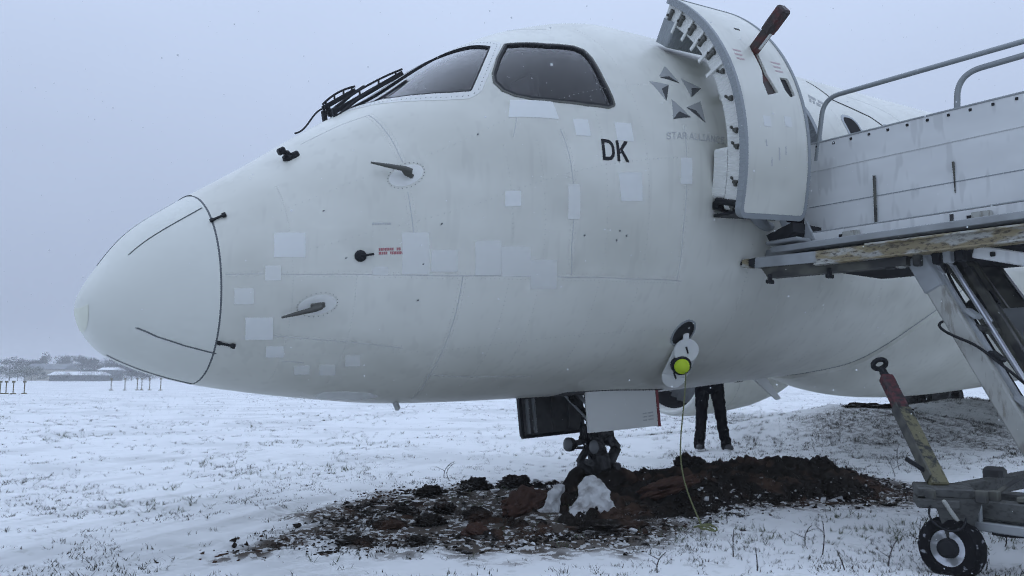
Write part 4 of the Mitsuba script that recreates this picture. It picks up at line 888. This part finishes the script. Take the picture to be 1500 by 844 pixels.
# legs
L1 = bs('support_leg', bar(B(4.76, 2.785, 1.93), B(4.76, 3.545, .42), .09, .12, .012, OUTD), M_LEG, label='wide cream painted front leg of the stairs')
bs('sleeve', bar(B(4.755, 2.785, 1.93), B(4.755, 2.905, 1.69), .10, .135, .01, OUTD), M_ALU2, L1)
bs('rail', bar(B(4.80, 2.89, 1.86), B(4.80, 3.62, .44), .05, .03, .006, OUTD), M_ALU2, L1)
bs('rod', tube([B(4.92, 2.95, 1.86), B(4.92, 3.66, .46)], .017, 10), M_CHROME)
bs('rod', tube([B(4.98, 2.88, 1.93), B(4.98, 3.15, 1.47)], .012, 10), M_CHROME)
C1 = bs('hydraulic_cylinder', tube([B(5.3, 2.98, 1.60), B(5.3, 3.6, .55)], .085, 18), M_OLIVE, smooth=50)
bs('piston', tube([B(5.3, 2.72, 2.02), B(5.3, 3.0, 1.57)], .05, 14), M_OLIVE, C1, smooth=50)
bs('collar', tube([B(5.3, 2.945, 1.66), B(5.3, 3.0, 1.57)], .10, 18), M_BLACK, C1)
bs('support_leg', bar(B(6.2, 2.62, 2.08), B(6.2, 3.6, .42), .09, .15, .012, OUTD), M_OLIVE, label='dark oily far leg of the stairs')
bs('cross_plate', wall(5.6, [(2.98, 1.60), (3.14, 1.60), (3.45, 1.05), (3.1, 1.05)], .04), M_ALU2)
bs('pivot', tube([B(5.9, 3.02, 1.60), B(6.25, 3.02, 1.60)], .05, 14), M_OLIVE)
bs('strut', bar(B(5.05, 2.99, 1.86), B(5.05, 3.64, .55), .06, .05, .006, OUTD), M_OLIVE)
bs('strut', bar(B(5.75, 2.72, 2.0), B(5.75, 3.4, .8), .05, .06, .006, OUTD), M_OLIVE)
bs('cross_tube', tube([B(4.80, 3.12, 1.42), B(6.15, 3.02, 1.42)], .03, 10), M_OLIVE)
for k in range(4):
    f_ = .22 + .2 * k
    bs('clamp', bar(B(4.79, 2.93 + .66 * f_, 1.86 - 1.42 * f_), B(4.79, 3.0 + .66 * f_, 1.80 - 1.42 * f_), .10, .03, .005, OUTD), M_BLACK if k % 2 else M_ALU2)
bs('hose', tube(smooth_path([B(4.9, 2.9, 1.88), B(4.86, 3.02, 1.62), B(4.9, 3.12, 1.40), B(4.88, 3.3, 1.05), B(4.9, 3.5, .7)], 6), .010, 7), M_BLACK)
bs('scissor_arm', bar(B(4.70, 3.18, 1.915), B(4.70, 4.4, 1.56), .05, .085, .008, (0, 0, 1)), M_ALU)
bs('bolt', orient(cbox((.02, .03, .03), .008), B(4.67, 3.30, 1.88), AL), M_BLACK)
hose = smooth_path([B(4.70, 2.955, 1.47), B(4.66, 2.95, 1.44), B(4.66, 3.02, 1.38), B(4.66, 3.15, 1.315), B(4.66, 3.27, 1.22), B(4.66, 3.40, 1.10), B(4.7, 3.5, .98)], 8)
bs('hose', tube(hose, .009, 8), M_BLACK)
# the flight of steps going down behind the camera side
for s in (5.2, 6.42):
    bs('stringer', bar(B(s, 4.6, 2.05), B(s, 8.2, .35), .06, .22, .01), M_ALU2)
    bs('handrail', tube([B(s, 4.7, 3.4), B(s, 8.2, 1.35)], .02, 10), M_RAIL)
for k in range(9):
    bs('step', bar(B(5.23, 4.8 + k * .38, 1.92 - k * .18), B(6.39, 4.8 + k * .38, 1.92 - k * .18), .28, .035, .005), M_ALU2)
# chassis, wheels, tow bar
CP = np.array([2.50, 4.85, .435])
def cw(name, mesh, m, parent=None, **kw): return put(name, mesh, m, parent or ST, **kw)
cw('fork_plate', cat([orient(cbox((.30, .30, .055), .008), (2.49, 4.83, .452), (.93, -.36, 0)), orient(cbox((.22, .26, .05), .008), (2.43, 4.80, .395), (.93, -.36, 0))]), M_CHAS)
cw('fork_cheek', plate([(2.36, 4.70, .43), (2.60, 4.62, .43), (2.54, 4.70, .17), (2.46, 4.74, .17)], .02, (.36, .93, 0)), M_CHAS)
cw('fork_brace', bar((2.40, 4.66, .42), (2.50, 4.68, .28), .02, .02, .004), M_LEG)
cw('fork_brace', bar((2.62, 4.70, .42), (2.63, 4.72, .25), .025, .025, .004), M_ALU2)
c0 = np.array([2.66, 4.76, .362])
cw('chassis_beam', bar(c0 - OUTD * .08, c0 + OUTD * 2.6, .10, .105, .008), M_CHAS)
cw('chassis_beam', bar(np.array([2.60, 4.86, .44]), np.array([2.60, 4.86, .44]) + AL * 1.7, .10, .09, .008), M_CHAS)
cw('chassis_beam', bar(np.array([2.72, 4.95, .395]), np.array([2.72, 4.95, .395]) + OUTD * 2.4 + AL * .25, .09, .10, .008), M_CHAS)
cw('axle_cap', orient(cbox((.1, .12, .09), .02), (3.02, 5.22, .50), AL), M_OLIVE)
cw('brake_rod', tube(smooth_path([(2.66, 4.66, .245), (2.80, 4.56, .245), (2.95, 4.42, .30), (3.1, 4.3, .34)], 6), .012, 8), M_BLACK)
cw('tray', bar(np.array([2.64, 4.80, .27]), np.array([2.64, 4.80, .27]) + OUTD * .9, .16, .05, .006), M_ALU2)
for q, sz_ in (((2.33, 4.66, .455), (.05, .04, .05)), ((2.57, 4.58, .45), (.06, .04, .07)), ((2.70, 4.68, .43), (.05, .05, .08)), ((2.80, 4.58, .435), (.05, .08, .03)), ((2.93, 4.5, .43), (.03, .05, .05))):
    cw('bracket', orient(cbox(sz_, .006), q, OUTD), M_OLIVE)
cw('lock_lever', tube(smooth_path([(2.72, 4.72, .44), (2.86, 4.78, .50), (3.0, 4.82, .56)], 5), .012, 8), M_OLIVE)
cw('chain', tube(smooth_path([(2.36, 4.70, .40), (2.34, 4.66, .30), (2.42, 4.62, .26), (2.50, 4.62, .33)], 6), .006, 6), M_BLACK)
def caster(c, ndir):
    w = cw('wheel', orient(lathe([(-.062, .10), (-.072, .125), (-.066, .158), (-.04, .172), (0, .176), (.04, .172), (.066, .158), (.072, .125), (.062, .10), (-.062, .10)], 44), c, ndir), M_TYRE, smooth=35, label='small black tyre crusted with snow')
    cw('rim', orient(lathe([(.030, 0), (.045, .045), (.030, .05), (.045, .10), (.06, .118), (.055, .122), (-.05, .122), (-.05, 0)], 40), c, ndir), M_RIM, w)
    cw('hub', orient(lathe([(.03, .056), (.075, .05), (.085, .036), (.09, 0)], 24), c, ndir), M_BLACK, w)
    return w
nd = np.array([-.80, -.60, 0.04])
caster((2.475, 4.74, .148), nd)
caster((3.84, 5.86, .148), nd)
tb = np.array([2.478, 4.84, .47]); tt_ = np.array([2.515, 5.60, 1.16]); dd = tt_ - tb
bk = [tb + dd * q for q in (0, .62, .92, 1.0)]
TB = cw('tow_bar', bar(bk[0], bk[1], .098, .065, .008, (0, -1, 1)), M_TOW, label='raised tow bar with worn yellow and black paint')
cw('red_sleeve', bar(bk[1] - dd * .01, bk[2], .086, .075, .015, (0, -1, 1)), M_TOWR, TB, label='worn dark red upper end of the tow bar')
cw('neck', tube([bk[2] - dd * .02, bk[3]], [.03, .022], 12), M_BLACK, TB)
eye = trimesh.creation.torus(.042, .017, 28, 12)
cw('towing_eye', orient(eye, bk[3] + dd / np.linalg.norm(dd) * .045, np.cross(dd, (.3, -.8, .5)), dd), M_BLACK, TB)
cw('edge_strip', bar(bk[0] + dd * .03 + [-.05, 0, .02], bk[1] + [-.05, 0, .02], .012, .08, .003, (0, -1, 1)), M_OLIVE, TB)
cw('lever', bar(tb + dd * .12 + [-.05, -.02, 0], tb + dd * .19 + [-.14, -.02, .02], .02, .025, .004), M_BLACK, TB)

# ------------------------------------------------------------------ strap from the reel to the ground
r0 = W(yc) + np.array([.03, -.03, -.04])
gnd = np.array([1.36, 5.95, 0]); gnd[2] = th1(gnd[0], gnd[1]) + .01
m1 = np.array([1.32, 6.55, .42])
pth = smooth_path([r0, r0 * .62 + np.array([1.37, 6.70, .55]) * .38 + [0, 0, -.01], [1.34, 6.62, .52], [1.33, 6.25, .20], gnd + [0, .03, .01]], 8)
rp = single('strap', tube(pth, .0055, 7), M_ROPE, 'thin yellow green strap hanging from the lime reel down to the snow', 'strap')
coil = [gnd + np.array([.0, -.04, .02]) + np.array([.05 * math.cos(a * 1.7) * (1 + .4 * math.sin(a)), .07 * math.sin(a * 1.3) - .03 * a / 6, .02 + .012 * math.sin(3 * a)]) for a in np.linspace(0, 11, 40)]
put('loose_end', tube(np.array(coil), .0065, 6), M_ROPE, rp)

# ------------------------------------------------------------------ the person beyond the belly
def blob(bones, res=.02, it=8):
    parts = []
    for (a, ra, b, rb) in bones:
        sa = m3.Manifold.sphere(ra, 20).translate(tuple(map(float, a))); sb = m3.Manifold.sphere(rb, 20).translate(tuple(map(float, b)))
        parts.append(m3.Manifold.batch_hull([sa, sb]))
    m = m3.Manifold.batch_boolean(parts, m3.OpType.Add).refine_to_length(res)
    q = m.to_mesh(); t = trimesh.Trimesh(q.vert_properties[:, :3], q.tri_verts)
    trimesh.smoothing.filter_taubin(t, iterations=it)
    return t
PP = np.array([2.93, 12.25, 0]); PP[2] = th1(PP[0], PP[1])
def pw(m): m = m.copy(); m.apply_translation(PP); return m
PER = root('person', 'person in dark trousers standing behind the nose gear, upper body hidden by the fuselage', 'person')
hipL, hipR, knL, knR, anL, anR = (-.105, 0, .92), (.105, 0, .92), (-.135, -.03, .50), (.165, .02, .50), (-.165, .02, .07), (.215, -.02, .07)
put('body', pw(blob([((0, 0, .98), .11, (0, .02, 1.38), .13), ((0, .02, 1.40), .06, (0, .02, 1.54), .055), ((0, .01, 1.60), .085, (0, .0, 1.68), .092), ((0, -.06, 1.60), .03, (0, -.09, 1.61), .018), ((-.085, .01, 1.63), .02, (-.1, .02, 1.64), .012), ((.085, .01, 1.63), .02, (.1, .02, 1.64), .012),
    ((-.20, .02, 1.40), .05, (-.30, -.10, 1.14), .04), ((-.30, -.10, 1.14), .038, (-.22, -.34, 1.10), .03), ((-.22, -.34, 1.10), .028, (-.20, -.42, 1.12), .03), ((-.20, -.42, 1.12), .012, (-.17, -.50, 1.13), .009), ((-.215, -.42, 1.12), .012, (-.20, -.51, 1.12), .009), ((-.225, -.42, 1.12), .012, (-.225, -.50, 1.11), .009),
    ((.20, .02, 1.40), .05, (.30, -.10, 1.14), .04), ((.30, -.10, 1.14), .038, (.22, -.34, 1.10), .03), ((.22, -.34, 1.10), .028, (.20, -.42, 1.12), .03), ((.20, -.42, 1.12), .012, (.17, -.50, 1.13), .009), ((.215, -.42, 1.12), .012, (.20, -.51, 1.12), .009), ((.225, -.42, 1.12), .012, (.225, -.50, 1.11), .009)], .018, 6)), M_SKINTONE, PER, smooth=True)
def folds(m, k=.016, seed=4):
    v = np.array(m.vertices); n_ = np.array(m.vertex_normals)
    w = meshkit.fbm(v * [7, 7, 17] + seed, 3, seed) - .5 + .5 * (meshkit.noise(v * [4, 4, 30] + [0, 0, 3], seed) - .5) * (v[:, 2:3].ravel() < .45)
    return trimesh.Trimesh(v + n_ * (2 * k * w)[:, None], m.faces, process=False)
put('trousers', pw(folds(blob([((-.09, 0, .95), .125, (.09, 0, .95), .125), (hipL, .11, knL, .082), (knL, .082, anL, .075), (hipR, .11, knR, .082), (knR, .082, anR, .075), (anL, .078, (-.165, .02, .13), .082), (anR, .078, (.215, -.02, .13), .082)], .016, 5))), M_CLOTH, PER, smooth=True)
put('jacket', pw(blob([((-.06, 0, .97), .15, (.06, 0, .97), .15), ((0, 0, 1.0), .17, (0, .02, 1.32), .17), ((-.15, .02, 1.38), .10, (.15, .02, 1.38), .10), ((-.20, .02, 1.40), .08, (-.30, -.10, 1.14), .065), ((-.30, -.10, 1.14), .062, (-.235, -.31, 1.10), .052), ((.20, .02, 1.40), .08, (.30, -.10, 1.14), .065), ((.30, -.10, 1.14), .062, (.235, -.31, 1.10), .052)], .02, 6)), M_JACKET, PER, smooth=True)
put('hat', pw(blob([((0, .02, 1.69), .10, (0, .02, 1.73), .095)], .02, 4)), M_JACKET, PER, smooth=True)
for a in (anL, anR):
    sh = put('shoe', pw(blob([((a[0], a[1] + .05, .055), .052, (a[0] + (.03 if a[0] > 0 else -.03), a[1] - .15, .045), .045), ((a[0], a[1] + .03, .06), .05, (a[0], a[1] + .02, .12), .052)], .014, 4)), M_SHOE, PER, smooth=True)
    so = pw(orient(cbox((.27, .095, .025), .01), (a[0] + (.015 if a[0] > 0 else -.015), a[1] - .055, .012), ((.02 if a[0] > 0 else -.02), -.2, 0)))
    put('sole', so, M_SOLE, sh)

# ------------------------------------------------------------------ clods of earth and broken snow
CL = [((-.25, 5.86), (.10, .08, .065), M_SOILR, 'rounded reddish clod at the near left of the churned earth'), ((-.14, 5.80), (.085, .07, .05), M_SOIL, 'dark clod touching the right side of the reddish clod'),
      ((-.62, 5.66), (.10, .07, .05), M_SOIL, 'dark flat clod left of the reddish clod'), ((-1.06, 5.62), (.12, .09, .055), M_SOIL, 'leftmost big dark clod on the snow'),
      ((-.62, 6.25), (.12, .09, .06), M_SOIL, 'dark clod in the middle of the snowy rubble'), ((-.26, 6.40), (.10, .08, .065), M_SOIL, 'dark clod midway between reddish clod and brown slab'),
      ((-.92, 6.15), (.15, .09, .06), M_SOIL, 'long dark clod at the left edge of the rubble'), ((1.86, 8.75), (.17, .15, .15), M_SOIL, 'round dark clod standing at the person’s feet'),
      ((-.35, 7.75), (.14, .11, .10), M_SOIL, 'dark clod on the far left rim of the mound'), ((-.75, 7.55), (.13, .09, .07), M_SOIL, 'leftmost dark clod on the far rim of the mound'),
      ((.02, 7.9), (.15, .1, .10), M_SOIL, 'dark clod left of the nose gear on the far rim'), ((.65, 5.98), (.20, .10, .07), M_SOIL, 'wide dark clod at the front of the mound below the big snow block'),
      ((.85, 6.10), (.14, .09, .06), M_SOIL, 'dark clod right of the wide front clod'), ((-.85, 6.75), (.10, .06, .05), M_SOIL, 'small dark clod left of the snowy hollow'), ((-.55, 6.72), (.09, .07, .05), M_SOIL, 'small dark clod inside the snowy hollow')]
for i, ((x, y), sz, m, lab) in enumerate(CL):
    single('soil_clod', lump((x, y, th1(x, y) + sz[2] * .1), sz, 60 + i, .6), m, lab.replace('’', "'"), 'clod of earth', smooth=40, group='loose clods of turned earth')
single('earth_ridge', cat([lump((5.72 + .26 * k, 13.75 + .05 * (k % 2), th1(5.72 + .26 * k, 13.75) + .02), (.20, .12, .05), 120 + k, .6) for k in range(4)]), M_SOIL, 'long dark ridge of thrown earth along the top of the bank', 'earth ridge', smooth=40)
for i, (x, y, sz, ang, lab) in enumerate([(.10, 6.72, (.26, .10, .13), .9, 'reddish brown slab of turf leaning on the mound left of the snow block'), (1.25, 6.9, (.28, .13, .08), -.5, 'flat brown slab of turf sloping down right of the snow block')]):
    lm = lump((0, 0, 0), sz, 90 + i, .5); lm.apply_transform(trimesh.transformations.rotation_matrix(ang, (0, 0, 1))); lm.apply_transform(trimesh.transformations.rotation_matrix(-.35, (0, 1, 0)))
    lm.apply_translation((x, y, th1(x, y) + sz[2] * .35))
    single('turf_slab', lm, M_SOILR, lab, 'slab of earth', smooth=35)
def snow_block(pts, c, thick, lab, seed):
    base = np.array([(a, 0, b) for a, b in pts])
    hull = m3.Manifold.hull_points(np.vstack([base + [0, thick, 0], base * .94 - [0, thick * .7, 0], base.mean(0) + [0, -thick * 1.3, 0]])).refine_to_length(.016)
    q = hull.to_mesh(); t = trimesh.Trimesh(q.vert_properties[:, :3], q.tri_verts); v = np.array(t.vertices)
    nn_ = t.vertex_normals
    v = v + nn_ * (.13 * (meshkit.fbm(v * 6 + seed, 4, seed) - .5) + .13 * (meshkit.fbm(v * 20 + seed, 4, seed + 1) - .5))[:, None]
    t = trimesh.Trimesh(v, t.faces, process=False); trimesh.smoothing.filter_taubin(t, iterations=1)
    t.apply_transform(trimesh.transformations.rotation_matrix(-.55, (1, 0, 0))); t.apply_translation(c)
    single('snow_block', t, M_SNOWD, lab, 'block of snow', smooth=25)
z0 = th1(.62, 6.55)
snow_block([(-.23, -.18), (.23, -.18), (.20, .0), (.10, .20), (.0, .28), (-.08, .20), (-.16, .02)], (.62, 6.50, .06), .07, 'big pointed block of snow leaning on the mound below the nose gear', 3)
snow_block([(-.12, -.16), (.05, -.18), (.12, .18), (.04, .20), (-.06, .02)], (.30, 6.72, .07), .05, 'narrow strip of snow left of the big pointed block', 5)
# small crumbs of soil and snow, past counting
def crumbs(n, m, size, dens, seed, name, lab, sink=.15):
    r = np.random.default_rng(seed)
    bases = [trimesh.convex.convex_hull(r.normal(size=(14, 3)) / 1.6) for _ in range(24)]
    x, y = r.uniform(-2.3, 4.6, n * 6), r.uniform(5.0, 10.2, n * 6)
    keep = r.random(n * 6) < dens(mud_depth(x, y), x, y)
    x, y = x[keep][:n], y[keep][:n]; z = top_height(x, y)
    s = size * np.exp(r.normal(0, .5, len(x)))
    V, F, off = [], [], 0
    for i in range(len(x)):
        base = bases[i % 24]; bv = np.array(base.vertices)
        a_ = r.uniform(0, 6.28); ca_, sa_ = math.cos(a_), math.sin(a_)
        bv = bv * (r.uniform(.6, 1.5, 3) * [1, 1, .7]) @ np.array([[ca_, sa_, 0], [-sa_, ca_, 0], [0, 0, 1]])
        F.append(base.faces + off); off += len(bv)
        V.append(bv * s[i] + [x[i], y[i], z[i] + s[i] * sink])
    single(name, trimesh.Trimesh(np.concatenate(V), np.concatenate(F), process=False), m, lab, name.replace('_', ' '), smooth=False, kind='stuff')
crumbs(7000, M_SOIL, .0075, lambda d, x, y: np.exp(-((d - .12) / .26) ** 2) * (.6 + .4 * (x > 0)), 31, 'soil_crumbs', 'dark crumbs of earth strewn over the snow round the churned patch')
crumbs(1500, M_SNOWD, .009, lambda d, x, y: np.exp(-((d - .1) / .25) ** 2) * (n2(x, y, 2.2, 3, 41) > .5), 32, 'snow_crumbs', 'small lumps of broken snow on and round the churned earth')

# ------------------------------------------------------------------ grass poking through, weeds, falling snow
def tufts(n, seed, m, name, lab, hmin, hmax, area, dens):
    r = np.random.default_rng(seed)
    x, y = area(r, n * 4); keep = r.random(len(x)) < dens(x, y); x, y = x[keep][:n], y[keep][:n]
    z = top_height(x, y); nb = 6; N = len(x)
    a = r.uniform(0, 2 * np.pi, (N, nb)); h = r.uniform(hmin, hmax, (N, nb)) * np.exp(r.normal(0, .3, (N, 1))); ln = r.uniform(.3, 2.6, (N, nb)) * h
    ox, oy = r.normal(0, .022, (N, nb)) + x[:, None], r.normal(0, .022, (N, nb)) + y[:, None]
    w = r.uniform(.0018, .004, (N, nb)) * (1 + .07 * np.hypot(x, y))[:, None]
    p0 = np.stack([ox - np.sin(a) * w, oy + np.cos(a) * w, np.repeat(z[:, None], nb, 1) - .01], -1)
    p1 = np.stack([ox + np.sin(a) * w, oy - np.cos(a) * w, np.repeat(z[:, None], nb, 1) - .01], -1)
    p2 = np.stack([ox + np.cos(a) * ln, oy + np.sin(a) * ln, z[:, None] + h], -1)
    v = np.stack([p0, p1, p2], 2).reshape(-1, 3)
    single(name, trimesh.Trimesh(v, np.arange(len(v)).reshape(-1, 3), process=False), m, lab, 'grass', kind='stuff')
def wedge(y0, y1, pw_=1.0):
    def f(r, n):
        y = y0 * (y1 / y0) ** (r.random(n) ** pw_); return r.uniform(-.78, .80, n) * (y + 1.5), y
    return f
clump = lambda x, y, f=.9, s=5, c=.55: np.clip((n2(x, y, f, 4, s) - c + .09) / .20, .02, 1)
shade = lambda x, y: np.clip(np.exp(-((x - 6.5) / 3.4) ** 2 - ((y - 12.3) / 1.5) ** 2) * 1.4 + np.exp(-((x - 11.5) / 4.5) ** 2 - ((y - 20.5) / 5) ** 2), 0, 1)
tufts(14000, 51, M_GRASS, 'dry_grass', 'dry dark grass tips poking through the thin snow', .007, .024, wedge(4.2, 60), lambda x, y: np.clip(.75 * clump(x, y) + .0 * x, 0, 1))
tufts(4200, 52, M_GRASS2, 'green_grass', 'sparse greenish grass patches showing through the snow', .015, .05, wedge(5, 45), lambda x, y: clump(x, y, .5, 15, .62) ** 2)
tufts(10000, 53, M_GRASS, 'bank_grass', 'dense dark grass and earth specks on the bank beside the belly', .01, .04, lambda r, n: (r.uniform(2.2, 17, n), 9.6 * (26 / 9.6) ** r.random(n)), lambda x, y: (.06 + .94 * shade(x, y)) * clump(x, y, 1.6, 25, .5))
rw = np.random.default_rng(77)
weeds = [((4.23, 9.21), 0.22), ((4.59, 9.87), 0.26), ((2.67, 5.53), 0.14), ((3.15, 7.46), 0.15), ((1.93, 5.53), 0.12), ((1.94, 5.28), 0.16), ((1.92, 4.86), 0.1), ((2.2, 4.94), 0.14), ((1.41, 4.86), 0.12), ((0.83, 4.81), 0.1), ((1.37, 5.22), 0.14), ((1.61, 6.28), 0.1), ((-0.75, 9.21), 0.16), ((-0.68, 9.08), 0.13), ((2.71, 4.86), 0.1), ((3.23, 5.53), 0.14), ((3.43, 7.26), 0.12), ((3.84, 9.87), 0.12)]
ordn = ['first', 'second', 'third', 'fourth', 'fifth', 'sixth', 'seventh', 'eighth', 'ninth', 'tenth', 'eleventh', 'twelfth', 'thirteenth', 'fourteenth', 'fifteenth', 'sixteenth', 'seventeenth', 'eighteenth']
order = sorted(range(len(weeds)), key=lambda i: weeds[i][0][0] / weeds[i][0][1])
for rank, i in enumerate(order):
    (x, y), h = weeds[i]
    h *= 1.15; z = th1(x, y); q = rw.normal(0, .25, (4, 2)) * h
    st = smooth_path([(x, y, z - .02), (x + q[0, 0] * .4, y + q[0, 1] * .4, z + h * .4), (x + q[1, 0], y + q[1, 1], z + h)], 4)
    br = [tube(st, np.linspace(.0045, .0025, len(st)), 5)]
    for b in range(2):
        s0 = st[3 + 2 * b]; br.append(tube([s0, s0 + np.array([rw.normal(0, .28) * h, rw.normal(0, .2) * h, h * rw.uniform(.12, .3)])], [.0028, .0016], 4))
    single('weed_stem', cat(br), M_TWIG, f'dead dark weed stem in the snow, {ordn[rank]} from the left', 'weed', group='dead weed stems')
r = np.random.default_rng(99)
base = trimesh.creation.icosphere(subdivisions=0); NF = 2200
yy = r.uniform(1.6, 9.0, NF); xx = r.uniform(-.75, .75, NF) * (yy + 1); zz = r.uniform(.0, 5.0, NF)
sz = r.uniform(.0014, .0032, NF)
fv = (np.array(base.vertices)[None] * sz[:, None, None] + np.stack([xx, yy, zz], -1)[:, None]).reshape(-1, 3)
ff = (np.array(base.faces)[None] + (np.arange(NF) * len(base.vertices))[:, None, None]).reshape(-1, 3)
ok = None
single('snowflakes', trimesh.Trimesh(fv, ff, process=False), M_SNOWP, 'fine snowflakes drifting down through the air', 'snowflakes', kind='stuff')
